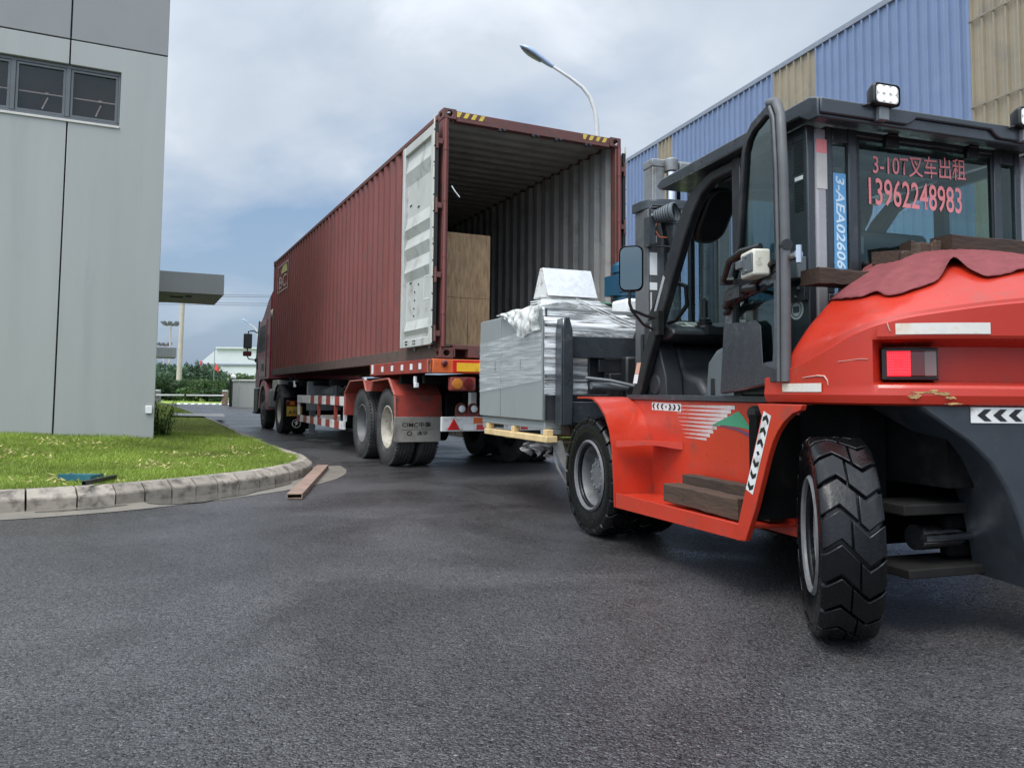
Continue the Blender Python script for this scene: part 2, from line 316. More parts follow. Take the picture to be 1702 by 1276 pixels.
def make_foliage(name, col, sat=0.25):
    m = bpy.data.materials.new(name); m.use_nodes = True; nt = m.node_tree; N = nt.nodes; L = nt.links; N.clear()
    out = N.new('ShaderNodeOutputMaterial'); d = N.new('ShaderNodeBsdfPrincipled'); d.inputs['Roughness'].default_value = 0.55; d.inputs['Specular IOR Level'].default_value = 0.3
    t = N.new('ShaderNodeBsdfTranslucent'); g = N.new('ShaderNodeNewGeometry')
    mr = N.new('ShaderNodeMapRange'); mr.inputs['To Min'].default_value = 1 - sat; mr.inputs['To Max'].default_value = 1 + sat; L.new(g.outputs['Random Per Island'], mr.inputs['Value'])
    tc = N.new('ShaderNodeTexCoord'); n = N.new('ShaderNodeTexNoise'); n.inputs['Scale'].default_value = 0.9; n.inputs['Detail'].default_value = 4; L.new(tc.outputs['Object'], n.inputs['Vector'])
    m2 = N.new('ShaderNodeMapRange'); m2.inputs['From Min'].default_value = 0.3; m2.inputs['From Max'].default_value = 0.7; m2.inputs['To Min'].default_value = 0.7; m2.inputs['To Max'].default_value = 1.3; L.new(n.outputs['Fac'], m2.inputs['Value'])
    mu = N.new('ShaderNodeMath'); mu.operation = 'MULTIPLY'; L.new(mr.outputs[0], mu.inputs[0]); L.new(m2.outputs[0], mu.inputs[1])
    s = N.new('ShaderNodeVectorMath'); s.operation = 'SCALE'; s.inputs[0].default_value = col; L.new(mu.outputs[0], s.inputs['Scale'])
    L.new(s.outputs[0], d.inputs['Base Color']); L.new(s.outputs[0], t.inputs['Color'])
    mx = N.new('ShaderNodeMixShader'); mx.inputs[0].default_value = 0.25; L.new(d.outputs[0], mx.inputs[1]); L.new(t.outputs[0], mx.inputs[2]); L.new(mx.outputs[0], out.inputs[0]); return m
MT['leaf'] = make_foliage('leaves_mid', (0.065, 0.115, 0.035)); MT['leafdark'] = make_foliage('leaves_dark', (0.045, 0.085, 0.035)); MT['leaffar'] = make_foliage('leaves_far', (0.075, 0.125, 0.075)); MT['weed'] = make_foliage('weed_leaves', (0.07, 0.13, 0.03), 0.35)
MT['grass'] = make_foliage('grass_blades', (0.225, 0.30, 0.05), 0.4); MT['straw'] = make_foliage('dry_clippings', (0.42, 0.38, 0.15), 0.3)
MT['fargrass'] = M('far_grass', (0.22, 0.30, 0.06), 0.95, var=0.15, scale=0.6, spec=0.1)

def asphalt():
    m = bpy.data.materials.new('asphalt'); m.use_nodes = True; nt = m.node_tree; N = nt.nodes; L = nt.links; b = N['Principled BSDF']
    tc = N.new('ShaderNodeTexCoord')
    def noise(s, d=5, r=0.6, dist=0):
        n = N.new('ShaderNodeTexNoise'); n.inputs['Scale'].default_value = s; n.inputs['Detail'].default_value = d; n.inputs['Roughness'].default_value = r; n.inputs['Distortion'].default_value = dist
        L.new(tc.outputs['Object'], n.inputs['Vector']); return n.outputs['Fac']
    def rng(f, a, b_, c, d):
        r = N.new('ShaderNodeMapRange'); r.inputs[1].default_value = a; r.inputs[2].default_value = b_; r.inputs[3].default_value = c; r.inputs[4].default_value = d; L.new(f, r.inputs[0]); return r.outputs[0]
    def mth(op, a, b_):
        n = N.new('ShaderNodeMath'); n.operation = op
        for i, v in enumerate((a, b_)):
            if isinstance(v, (int, float)): n.inputs[i].default_value = v
            else: L.new(v, n.inputs[i])
        return n.outputs[0]
    vo = N.new('ShaderNodeTexVoronoi'); vo.inputs['Scale'].default_value = 112; L.new(tc.outputs['Object'], vo.inputs['Vector'])
    vo2 = N.new('ShaderNodeTexVoronoi'); vo2.inputs['Scale'].default_value = 46; L.new(tc.outputs['Object'], vo2.inputs['Vector'])
    sep = N.new('ShaderNodeSeparateColor'); L.new(vo.outputs['Color'], sep.inputs[0])
    stone = mth('MULTIPLY', rng(sep.outputs[0], 0, 1, 0.4, 1.8), mth('MULTIPLY', rng(noise(165, 3, 0.65), 0.37, 0.50, 0.08, 1.0), rng(noise(330, 2, 0.6), 0.35, 0.65, 0.55, 1.5)))
    pale = rng(sep.outputs[1], 0.9985, 0.999, 0.0, 1.0)
    big = rng(noise(0.35, 5, 0.55, 0.4), 0.3, 0.7, 0.82, 1.2)
    mid = rng(noise(3.0, 6, 0.65), 0.3, 0.7, 0.85, 1.15)
    wetm = rng(noise(0.55, 5, 0.6, 0.6), 0.42, 0.62, 1.12, 0.66)
    val = mth('MULTIPLY', mth('MULTIPLY', mth('MULTIPLY', stone, big), mid), wetm)
    vm = N.new('ShaderNodeVectorMath'); vm.operation = 'SCALE'; vm.inputs[0].default_value = (0.044, 0.041, 0.0415); L.new(val, vm.inputs['Scale'])
    mx = N.new('ShaderNodeMix'); mx.data_type = 'RGBA'; L.new(pale, mx.inputs['Factor']); L.new(vm.outputs[0], mx.inputs['A']); mx.inputs['B'].default_value = (0.16, 0.15, 0.145, 1)
    L.new(mx.outputs['Result'], b.inputs['Base Color'])
    wet = rng(noise(0.55, 5, 0.6, 0.6), 0.42, 0.62, 0.0, 1.0)
    L.new(rng(mth('ADD', mth('MULTIPLY', wet, 0.6), mth('MULTIPLY', sep.outputs[1], 0.4)), 0.1, 0.9, 0.50, 0.20), b.inputs['Roughness'])
    L.new(mth('MULTIPLY', rng(sep.outputs[2], 0, 1, 0.25, 1.5), rng(noise(165, 3, 0.65), 0.37, 0.50, 0.15, 1.0)), b.inputs['Specular IOR Level'])
    h = mth('ADD', mth('MULTIPLY', vo.outputs['Distance'], -1.0), mth('MULTIPLY', vo2.outputs['Distance'], -0.8))
    bp = N.new('ShaderNodeBump'); bp.inputs['Strength'].default_value = 0.55; bp.inputs['Distance'].default_value = 0.008; L.new(h, bp.inputs['Height']); L.new(bp.outputs[0], b.inputs['Normal'])
    return m
MT['asphalt'] = asphalt()
def puddle_mat():
    m = bpy.data.materials.new('puddle_water'); m.use_nodes = True; b = m.node_tree.nodes['Principled BSDF']
    b.inputs['Base Color'].default_value = (0.11, 0.10, 0.085, 1); b.inputs['Roughness'].default_value = 0.03; b.inputs['Specular IOR Level'].default_value = 0.7; return m
MT['puddle'] = puddle_mat()

# ------------------------------------------------------------ frames
TYAW = 0.44914; TO = Vector((-0.81324, 8.84633, 0))        # trailer: x right, y forward
FYAW = R(18.5); FO = Vector((0.549, 5.574, 0))             # forklift
LYAW = R(22.0); LO = Vector((0.229, 6.469, 0))             # load
def wpos(o, yaw, x, y, z=0):
    return Vector((o.x + x * math.cos(yaw) - y * math.sin(yaw), o.y + x * math.sin(yaw) + y * math.cos(yaw), z))

# ------------------------------------------------------------ ground
g = MB(); S = 1200; g.quad((-S, -S, -0.004), (S, -S, -0.004), (S, S, -0.004), (-S, S, -0.004))
kind(obj('ground', g, MT['concrete']))
g = MB()
def road_pt(l, a): return tuple(wpos(TO, TYAW, l, a))
g.add([(-30, -20, 0), (30, -20, 0), (30, 9, 0), (-30, 9, 0)], [(0, 1, 2, 3)])
KB = [(-9.5, 4.2), (-6.0, 5.55), (-4.087, 6.34), (-3.931, 6.429), (-3.661, 6.629), (-3.424, 6.837), (-3.248, 7.055), (-3.11, 7.26), (-2.952, 7.48), (-2.815, 7.72), (-2.60, 8.15), (-2.46, 8.6), (-2.395, 9.1), (-2.42, 9.55), (-2.50, 9.95), (-2.66, 10.38), (-3.72, 12.35), (-4.25, 13.45), (-6.05, 17.4), (-7.92, 21.4), (-12.0, 29.9), (-17.3, 40.7), (-24.5, 55.0)]
rk = [tuple(wpos(TO, TYAW, 3.62, a))[:2] for a in (70, 0.5)]
poly = [(-9.5, 4.2)] + KB[1:] + [(-30, 67), (-22, 75)] + rk + [(30, 9.0)]
g2 = MB()
# apron and road as one sheet
outer = [(-200, -200), (200, -200), (200, 20)] + [(wpos(TO, TYAW, 3.62, 0.5).x + 3.0, 9.0)] + [rk[1], rk[0], (-22, 75), (-32, 67)] + KB[::-1] + [(-200, -12)]
from mathutils.geometry import tessellate_polygon, delaunay_2d_cdt
def fill(poly, z=0.0):
    tris = tessellate_polygon([[Vector((p[0], p[1], 0)) for p in poly]])
    m = MB(); zz = z if callable(z) else (lambda x, y: z); m.add([(p[0], p[1], zz(*p)) for p in poly], [tuple(t) for t in tris]); return m
kind(obj('road', fill(outer, 0.0), MT['asphalt']))
# lawn on the left, behind the kerb
def smooth(t): t = min(1, max(0, t)); return t * t * (3 - 2 * t)
def lawn_z(x, y):
    return 0.15 + 0.075 * max(0.0, -x - 4.4) * smooth((y - 6.8) / 3.0) * smooth((15.0 - y) / 2.5)
def offs(pl, d):
    out = []
    for i, p in enumerate(pl):
        a = Vector(pl[max(i - 1, 0)]); b = Vector(pl[min(i + 1, len(pl) - 1)]); t = (b - a).normalized(); out.append((p[0] - t.y * d, p[1] + t.x * d))
    return out
KI = offs(KB, 0.19)
lawn_poly = KI + [(-60, 60), (-60, 4.0), (-12, 3.4)]
def pip(px, py, poly):
    ins = np.zeros(len(px), bool); n = len(poly)
    for i in range(n):
        x0, y0 = poly[i]; x1, y1 = poly[(i + 1) % n]
        c = ((y0 > py) != (y1 > py)) & (px < (x1 - x0) * (py - y0) / ((y1 - y0) if y1 != y0 else 1e-9) + x0); ins ^= c
    return ins
gx, gy = np.meshgrid(np.arange(-12, -2, 0.5), np.arange(4, 24, 0.5)); gx = gx.ravel(); gy = gy.ravel()
ins = pip(gx, gy, offs(KB, 0.45) + [(-60, 60), (-60, 4.6), (-11.5, 4.2)])
pts = [Vector(p) for p in lawn_poly] + [Vector((x, y)) for x, y in zip(gx[ins], gy[ins])]
nb = len(lawn_poly); res = delaunay_2d_cdt(pts, [(i, (i + 1) % nb) for i in range(nb)], [], 2, 1e-4)
lm = MB(); lm.add([(p.x, p.y, lawn_z(p.x, p.y)) for p in res[0]], [tuple(f) for f in res[2]])
kind(obj('lawn', lm, MT['soil'], smooth=60))
# grass blades
def blades(name, xs, ys, zs, h, wd, lean, mat):
    n = len(xs); az = RNG.uniform(0, 2 * np.pi, n); hh = h * RNG.uniform(0.55, 1.4, n); dx = np.cos(az) * wd * 0.5; dy = np.sin(az) * wd * 0.5
    lx = RNG.normal(0, lean, n) * hh; ly = RNG.normal(0, lean, n) * hh
    V = np.empty((n, 3, 3)); V[:, 0] = np.stack([xs - dx, ys - dy, zs], 1); V[:, 1] = np.stack([xs + dx, ys + dy, zs], 1); V[:, 2] = np.stack([xs + lx, ys + ly, zs + hh], 1)
    me = bpy.data.meshes.new(name); me.vertices.add(n * 3); me.vertices.foreach_set('co', V.ravel()); me.loops.add(n * 3); me.loops.foreach_set('vertex_index', np.arange(n * 3)); me.polygons.add(n)
    me.polygons.foreach_set('loop_start', np.arange(0, n * 3, 3)); me.polygons.foreach_set('loop_total', np.full(n, 3)); me.update(calc_edges=True); me.materials.append(mat)
    o = bpy.data.objects.new(name, me); COL.objects.link(o); return o
def lz(xs, ys): return np.array([lawn_z(a, b) for a, b in zip(xs, ys)])
def scatter(n, x0, x1, y0, y1, poly):
    xs = RNG.uniform(x0, x1, n); ys = RNG.uniform(y0, y1, n); k = pip(xs, ys, poly); return xs[k], ys[k]
KG = offs(KB, 0.17); gp = KG + [(-60, 60), (-60, 4.0)]
a1 = scatter(330000, -8.5, -2.3, 5.0, 13.5, gp); a2 = scatter(90000, -18, -2.5, 13.5, 40, gp)
xs = np.concatenate([a1[0], a2[0]]); ys = np.concatenate([a1[1], a2[1]])
hh = 0.036 + 0.03 * np.clip((ys - 10.6) / 1.2, 0, 1) * (ys < 13.5)
dens = np.sin(xs * 2.1 + np.sin(ys * 1.7) * 2) * np.sin(ys * 2.7 + xs * 0.8); hh = hh * (1 + 0.25 * dens)
kind(blades('grass', xs, ys, lz(xs, ys) - 0.005, hh, 0.009, 0.55, MT['grass']), 'stuff')
cx, cy = scatter(5000, -8, -2.4, 5.5, 12, gp); k = (np.sin(cx * 3.1 + 1) + np.sin(cy * 4.3 + cx) + RNG.normal(0, 0.6, len(cx))) > 0.9; cx, cy = cx[k], cy[k]
kind(blades('dry_clippings', cx, cy, lz(cx, cy) + 0.03, np.full(len(cx), 0.022), 0.035, 1.6, MT['straw']), 'stuff')
# kerb stones
def path_len(pl):
    d = [0]
    for a, b in zip(pl, pl[1:]): d.append(d[-1] + math.dist(a, b))
    return d
KL = path_len(KB)
def kpt(s, off=0.0):
    s = min(max(s, 0), KL[-1] - 1e-6); i = max(k for k in range(len(KL) - 1) if KL[k] <= s); t = (s - KL[i]) / (KL[i + 1] - KL[i])
    P = offs(KB, off) if off else KB
    return Vector((P[i][0] + (P[i + 1][0] - P[i][0]) * t, P[i][1] + (P[i + 1][1] - P[i][1]) * t))
KOFF = {o: offs(KB, o) for o in (0.0, 0.085, 0.19, -0.42)}
def kp(s, o):
    s = min(max(s, 0), KL[-1] - 1e-6); i = max(k for k in range(len(KL) - 1) if KL[k] <= s); t = (s - KL[i]) / (KL[i + 1] - KL[i]); P = KOFF[o]
    return (P[i][0] + (P[i + 1][0] - P[i][0]) * t, P[i][1] + (P[i + 1][1] - P[i][1]) * t)
def stone(s0, s1, nseg=3):
    m = MB(); P = []
    for k in range(nseg + 1):
        s = s0 + (s1 - s0) * k / nseg; j = lambda: random.uniform(-0.004, 0.004)
        a, b, c = kp(s, 0.0), kp(s, 0.085), kp(s, 0.19)
        P.append([(a[0] + j(), a[1] + j(), -0.02), (a[0] + j(), a[1] + j(), 0.10 + j()), (b[0], b[1], 0.165 + j()), (c[0], c[1], 0.168), (c[0], c[1], -0.02), (a[0], a[1], -0.02)])
    m.grid(P); n = len(P[0]); m.add(P[0][:5], [(0, 1, 2, 3, 4)]); m.add(P[-1][:5], [(4, 3, 2, 1, 0)]); return m
s = KL[1] - 0.9; lens = [0.62, 0.62, 0.62, 0.62, 0.62, 0.5]
s_left = KL[2]
cuts = [s_left - 1.95, s_left - 1.3, s_left - 0.6, s_left + 0.17, s_left + 0.54, s_left + 0.84, s_left + 1.1, s_left + 1.36, s_left + 1.6, s_left + 1.85, s_left + 2.12, s_left + 2.4, s_left + 2.68, s_left + 2.98, s_left + 3.3, s_left + 3.64, s_left + 3.98, s_left + 4.34, s_left + 4.72]
c = cuts[-1]
while c < KL[18]: c += 0.62; cuts.append(c)
for i in range(len(cuts) - 1):
    o = obj('kerb_stone', stone(cuts[i] + 0.008, cuts[i + 1] - 0.008), MT['kerb'], bevel=0.012)
    tag(o, 'weathered chamfered concrete kerb stone edging the lawn beside the tarmac', 'kerb stone', 'kerb stones along the lawn edge')
kind(obj('far_kerb', stone(cuts[-1] + 0.01, KL[-1] - 0.1, 40), MT['kerb']))
m = MB(); P = [[(*kp(s_, 0.0), 0.004), (*kp(s_, -0.42), 0.004)] for s_ in np.linspace(cuts[0], KL[15], 60)]
m.grid(P); kind(obj('gutter', m, MT['gutter']))
def pud(c, rx, ry, ang, seed, n=40):
    rr = random.Random(seed); ph = [rr.uniform(0, 6.28) for _ in range(4)]; m = MB(); v = []
    for k in range(n):
        t = 2 * math.pi * k / n; q = 1 + 0.22 * math.sin(2 * t + ph[0]) + 0.18 * math.sin(3 * t + ph[1]) + 0.12 * math.sin(5 * t + ph[2])
        x, y = rx * q * math.cos(t), ry * q * math.sin(t); v.append((c[0] + x * math.cos(ang) - y * math.sin(ang), c[1] + x * math.sin(ang) + y * math.cos(ang), 0.008))
    m.add(v, [tuple(range(n))]); return m
m = MB(); pk = [(-3.262, 7.035), (-3.11, 7.25), (-2.955, 7.47), (-2.82, 7.71), (-2.605, 8.14), (-2.47, 8.55), (-2.38, 8.62), (-2.36, 8.40), (-2.42, 8.05), (-2.50, 7.75), (-2.52, 7.5), (-2.66, 7.26), (-2.72, 7.02), (-2.90, 6.88), (-3.02, 6.84), (-3.15, 6.9)]
kind(obj('puddle', fill(pk, 0.009), MT['puddle']))
kind(obj('puddle', pud((-3.55, 6.57), 0.26, 0.07, R(40), 8), MT['puddle']))
# slabs across the lawn
m = MB(); m.add([(*p, 0.20) for p in [(-10.6, 24.6), (-8.75, 24.0), (-9.9, 27.0), (-11.6, 27.0)]] , [(0, 1, 2, 3)])
kind(obj('path', m, MT['concrete']))
m = MB(); m.add([(*p, 0.21) for p in [(-4.9, 12.75), (-4.45, 12.55), (-4.55, 12.9), (-5.1, 13.1)]], [(0, 1, 2, 3)]); kind(obj('path', m, MT['concrete']))
# right side kerb and lawn
rks = [wpos(TO, TYAW, 3.62, a) for a in np.linspace(1.2, 69, 30)]
m = MB(); P = []
for a in np.linspace(1.2, 69, 12):
    P.append([tuple(wpos(TO, TYAW, 3.62, a, -0.02)), tuple(wpos(TO, TYAW, 3.62, a, 0.12)), tuple(wpos(TO, TYAW, 3.70, a, 0.17)), tuple(wpos(TO, TYAW, 3.82, a, 0.17)), tuple(wpos(TO, TYAW, 3.82, a, -0.02))])
m.grid(P); m.add(P[0], [(0, 1, 2, 3, 4)]); kind(obj('far_kerb', m, MT['kerb']))
m = fill([tuple(wpos(TO, TYAW, l, a))[:2] for l, a in ((3.82, 1.2), (6.6, 1.2), (6.6, 69), (3.82, 69))], 0.16); kind(obj('lawn', m, MT['fargrass']))
xs, ys = scatter(30000, -8, 6, 11, 30, [tuple(wpos(TO, TYAW, 3.8, 1.2))[:2], (6, 13), (6, 30), tuple(wpos(TO, TYAW, 3.8, 24))[:2]])
kind(blades('grass', xs, ys, np.full(len(xs), 0.16), np.full(len(xs), 0.06), 0.012, 0.5, MT['grass']), 'stuff')
# ------------------------------------------------------------ grey building on the left
B0 = (-5.4, 11.88, 0)
bt = thing('office_building', 'grey panelled building with a ribbon window and a side canopy standing on the lawn', 'building', B0, R(25.7))
m = MB(); m.box(-9, -0.02, 0.14, 42, 0, 9.4); obj('wall', m, MT['joint'], bt)
m = MB(); m.box(-0.02, 0.0, 0.142, 42, 0, 9.4); obj('side_wall', m, MT['wallgrey'], bt)
def panels(name, rects, mat):
    m = MB()
    for x0, x1, z0, z1 in rects: m.box(x0, x1, 0.0, 0.139, z0, z1)
    return obj(name, m, mat, bt, bevel=0.006)
panels('upper_cladding', [(-1.312, 0, 6.185, 9.4), (-5, -1.332, 6.185, 9.4), (-9, -5.02, 6.185, 9.4)], MT['wallup'])
ZP = [(-1.312, 0, 0, 4.955), (-0.635, 0, 4.957, 5.80), (-1.312, 0, 5.802, 6.165), (-5, -1.332, 0, 4.955), (-5, -1.332, 5.802, 6.165), (-5, -3.42, 4.957, 5.80), (-9, -5.02, 0, 6.165)]
m = MB()
# each panel field is cut round the window opening as one outline
m.prism([(-1.312, 0), (0, 0), (0, 6.165), (-1.312, 6.165), (-1.312, 5.80), (-0.635, 5.80), (-0.635, 4.955), (-1.312, 4.955)], 'y', 0.0, 0.139)
m.prism([(-5, 0), (-1.332, 0), (-1.332, 4.955), (-3.42, 4.955), (-3.42, 5.80), (-1.332, 5.80), (-1.332, 6.165), (-5, 6.165)], 'y', 0.0, 0.139)
m.box(-9, -5.02, 0.0, 0.139, 0, 6.165)
obj('wall_cladding', m, MT['wallgrey'], bt, bevel=0.006)
m = MB(); m.box(-3.42, -0.635, -0.02, 0.10, 4.925, 4.962); obj('window_sill', m, MT['sill'], bt, bevel=0.006)
m = MB(); x0, x1, z0, z1 = -3.418, -0.637, 4.965, 5.797
fx = [x0 + (x1 - x0) * i / 4 for i in range(5)]
m.box(x0, x1, 0.05, 0.13, z1 - 0.05, z1); m.box(x0, x1, 0.05, 0.13, z0, z0 + 0.05)
for i, x in enumerate(fx):
    a = 0.03; m.box(max(x0, x - a), min(x1, x + a), 0.045, 0.13, z0 + 0.052, z1 - 0.052)
win = obj('window', m, MT['frame'], bt, bevel=0.005)
for i in range(4):
    a, b = fx[i] + 0.032, fx[i + 1] - 0.032
    m = MB(); w = 0.035
    m.ring([(a, z0 + .054), (b, z0 + .054), (b, z1 - .054), (a, z1 - .054)], [(a + w, z0 + .054 + w), (b - w, z0 + .054 + w), (b - w, z1 - .054 - w), (a + w, z1 - .054 - w)], lambda p, h: (p[0], 0.06 + h, p[1]), 0.04)
    obj('sash', m, MT['frame'], win, bevel=0.003)
    m = MB(); m.quad((a, 0.09, z0), (b, 0.09, z0), (b, 0.09, z1), (a, 0.09, z1)); obj('pane', m, MT['pane'], win)
    m = MB(); zz = z0 + 0.36; m.tube([(a + w, 0.105, zz), (b - w, 0.105, zz)], 0.011, 6); xm = a + (b - a) * 0.62
    m.box(xm - 0.02, xm + 0.02, 0.094, 0.118, zz - 0.008, zz + 0.022)
    m.tube([(xm + 0.015, 0.105, zz - 0.05), (xm - 0.05, 0.10, z0 + 0.13)], 0.011, 6); obj('opener', m, MT['sill'], win)
m = MB(); m.box(-3.4, -0.65, 0.132, 0.137, z0, z1); obj('dark_room_sheet', m, M('dark_interior', (0.03, 0.018, 0.018), 0.9), win)  # flat dark sheet stands in for the unlit room behind the panes
m = MB(); m.box(-0.125, -0.035, -0.03, -0.001, 0.64, 0.755); obj('wall_box', m, MT['white'], bt, bevel=0.006)
for y0, y1, xr, za, zb in ((5.0, 7.2, 1.40, 3.07, 3.52), (36.5, 39, 1.85, 2.9, 3.46)):
    m = MB(); m.box(0.003, xr, y0, y1, za, zb); cn = obj('canopy', m, MT['wallgrey'], bt, bevel=0.01)
    m = MB(); m.box(0.35, 0.62, y0 + 0.7, y0 + 0.95, za - 0.012, za - 0.002); m.box(0.66, 0.78, y0 + 0.5, y0 + 0.62, za - 0.02, za - 0.002); obj('soffit_lamp_recess', m, MT['joint'], cn)  # dark boxes stand in for the shaded lamp recesses under the canopy
# ------------------------------------------------------------ blue shed on the right
st = thing('factory_shed', 'tall blue corrugated metal shed with beige translucent strips behind the forklift', 'building', (8.57, 14.286, 0), R(18.4))
SH = 9.42
def clad(name, y0, y1, mat, pitch=0.25, off=0.0):
    m = MB(); prof = []; n = max(1, round((y1 - y0) / pitch)); p = (y1 - y0) / n
    for i in range(n):
        b = y0 + i * p
        prof += [(b, 0.0), (b + p * .36, 0.0), (b + p * .42, -0.006), (b + p * .48, 0.0), (b + p * .74, 0.0), (b + p * .80, -0.05), (b + p * .94, -0.05)]
    prof.append((y1, 0.0))
    m.grid([[(x + off, y, 0.0), (x + off, y, SH)] for y, x in prof]); return obj(name, m, mat, st)
edges = [(-9, -3.4, 'b'), (-3.4, -1.66, 'b'), (-1.66, 0, 't'), (0, 4.22, 'b'), (4.22, 5.82, 't'), (5.82, 10.92, 'b'), (10.92, 11.84, 't'), (11.84, 16.6, 'b'), (16.6, 17.7, 't'), (17.7, 30, 'b')]
for a, b, k in edges: clad('translucent_sheet' if k == 't' else 'cladding_sheet', a, b, MT['shedtan'] if k == 't' else MT['shedblue'], off=0.004 if k == 't' else 0)
m = MB(); m.box(0.05, 0.3, -9, 30, 0, SH - 0.02); obj('wall', m, MT['joint'], st)
LAP = M('sheet_lap', (0.20, 0.175, 0.13), .6, var=.2, scale=3)
for a, b, z in ((-1.66, 0, 6.35), (4.22, 5.82, 6.5), (-1.66, 0, 8.0)):
    m = MB(); m.box(-0.062, -0.047, a, b, z, z + .035); obj('sheet_lap', m, LAP, st)
for a in (0.0, 5.82, 11.84):
    m = MB(); m.box(-0.056, -0.002, a - .02, a + .05, 0, SH - .1); obj('corner_flashing', m, MT['shedblue'], st)
m = MB(); m.prism([(-0.06, SH - 0.10), (0.4, SH - 0.10), (0.4, SH + 0.06), (-0.06, SH + 0.02)], 'y', -9, 30); obj('eave_trim', m, MT['eave'], st)
m = MB(); m.prism([(0.42, SH - 0.08), (22, SH + 1.4), (22, SH + 1.5), (0.42, SH + 0.02)], 'y', -9, 30); obj('roof', m, MT['shedblue'], st)
m = MB(); m.prism([(0.3, 0), (22, 0), (22, SH + 1.38), (0.42, SH - 0.09)], 'y', 29.7, 29.98); m.prism([(0.3, 0), (22, 0), (22, SH + 1.38), (0.42, SH - 0.09)], 'y', -8.98, -8.7); obj('end_wall', m, MT['shedblue'], st)
# ------------------------------------------------------------ street lamps
def street_lamp(loc, label):
    t = thing('street_lamp', label, 'street lamp', loc, 0, 'street lamps along the road')
    m = MB(); m.tube([(0, 0, 0), (0, 0, 3), (0, 0, 6.6)], [0.085, 0.07, 0.055], 14); m.lathe([(0.14, 0), (0.14, 0.03), (0.09, 0.05)], (0, 0, 0), (0, 0, 1), 14); obj('pole', m, MT['lamppost'], t, smooth=40)
    m = MB(); A = [(0, 0, 6.6), (-0.01, 0, 7.0), (-0.06, 0, 7.32), (-0.17, 0, 7.62), (-0.34, 0, 7.84), (-0.62, 0, 8.06), (-1.08, 0, 8.36)]
    m.tube(A, [0.055, 0.052, 0.048, 0.044, 0.041, 0.037, 0.032], 14); obj('arm', m, MT['lamppost'], t, smooth=40)
    ax = Vector((-0.72, 0, 0.46)).normalized(); up = Vector((0.46, 0, 0.72)).normalized(); sd_ = Vector((0, 1, 0)); o = Vector((-1.02, 0, 8.32)); P = []
    prof = [(0, .05, .05, .04), (.12, .075, .065, .05), (.3, .105, .085, .05), (.5, .15, .115, .05), (.65, .155, .11, .045), (.78, .125, .085, .035), (.88, .06, .045, .02), (.91, .01, .01, .005)]
    for s_, w, h, d in prof:
        row = []
        for k in range(20):
            a = 2 * math.pi * k / 20; ca, sa = math.cos(a), math.sin(a); row.append(tuple(o + ax * s_ + sd_ * (w * ca) + up * (h * sa if sa > 0 else d * sa)))
        row.append(row[0]); P.append(row)
    m = MB(); m.grid(P); m.add(P[0][:20], [tuple(range(20))]); hd = obj('lamp_head', m, MT['lamphead'], t, smooth=50)
    m = MB(); P = []
    for s_, w in ((.3, .08), (.5, .122), (.65, .126), (.76, .10), (.84, .05)):
        P.append([tuple(o + ax * s_ + sd_ * (w * q) - up * (0.052 + 0.012 * (1 - q * q) - (0.012 if s_ > .7 else 0) - (0.012 if s_ > .8 else 0))) for q in (-1, -.5, 0, .5, 1)])
    m.grid(P); obj('lens', m, MT['lampunder'], hd, smooth=50); return t
street_lamp((1.9, 17.5, 0.15), 'white street lamp with a curved arm rising behind the open container')
street_lamp((-27.7, 85, 0), 'distant street lamp whose head shows beside the truck cab')
# ------------------------------------------------------------ far things beyond the gate
def leafcloud(name, blobs, n, size, mat, parent=None, loc=None):
    """leaf-sized quads through several lumpy volumes"""
    C_ = []; tot = sum(b[3] * b[4] * b[5] for b in blobs)
    for bx_, by_, bz_, rx, ry, rz_ in blobs:
        k = max(30, int(n * rx * ry * rz_ / tot)); d = RNG.normal(size=(k, 3)); d /= np.linalg.norm(d, axis=1)[:, None]
        r = RNG.uniform(0.55, 1.08, k) ** 0.6; lump = 1 + 0.18 * np.sin(d[:, 0] * 5 + bx_ * 3) * np.sin(d[:, 2] * 6 + by_) + 0.12 * np.sin(d[:, 1] * 9 + bz_)
        C_.append(np.array([bx_, by_, bz_]) + d * (r * lump)[:, None] * np.array([rx, ry, rz_]))
    C_ = np.concatenate(C_); C_ = C_[C_[:, 2] > 0.05]; k = len(C_)
    u = RNG.normal(size=(k, 3)); u /= np.linalg.norm(u, axis=1)[:, None]; w = np.cross(u, RNG.normal(size=(k, 3))); w /= np.linalg.norm(w, axis=1)[:, None]
    s = size * RNG.uniform(0.6, 1.3, (k, 1)); V = np.stack([C_ - u * s, C_ + w * s * .5, C_ + u * s, C_ - w * s * .5], 1)
    me = bpy.data.meshes.new(name); me.vertices.add(k * 4); me.vertices.foreach_set('co', V.ravel()); me.loops.add(k * 4); me.loops.foreach_set('vertex_index', np.arange(k * 4)); me.polygons.add(k)
    me.polygons.foreach_set('loop_start', np.arange(0, k * 4, 4)); me.polygons.foreach_set('loop_total', np.full(k, 4)); me.update(calc_edges=True); me.materials.append(mat)
    o = bpy.data.objects.new(name, me); COL.objects.link(o)
    if parent is not None: o.parent = parent
    if loc is not None: o.location = loc
    return o
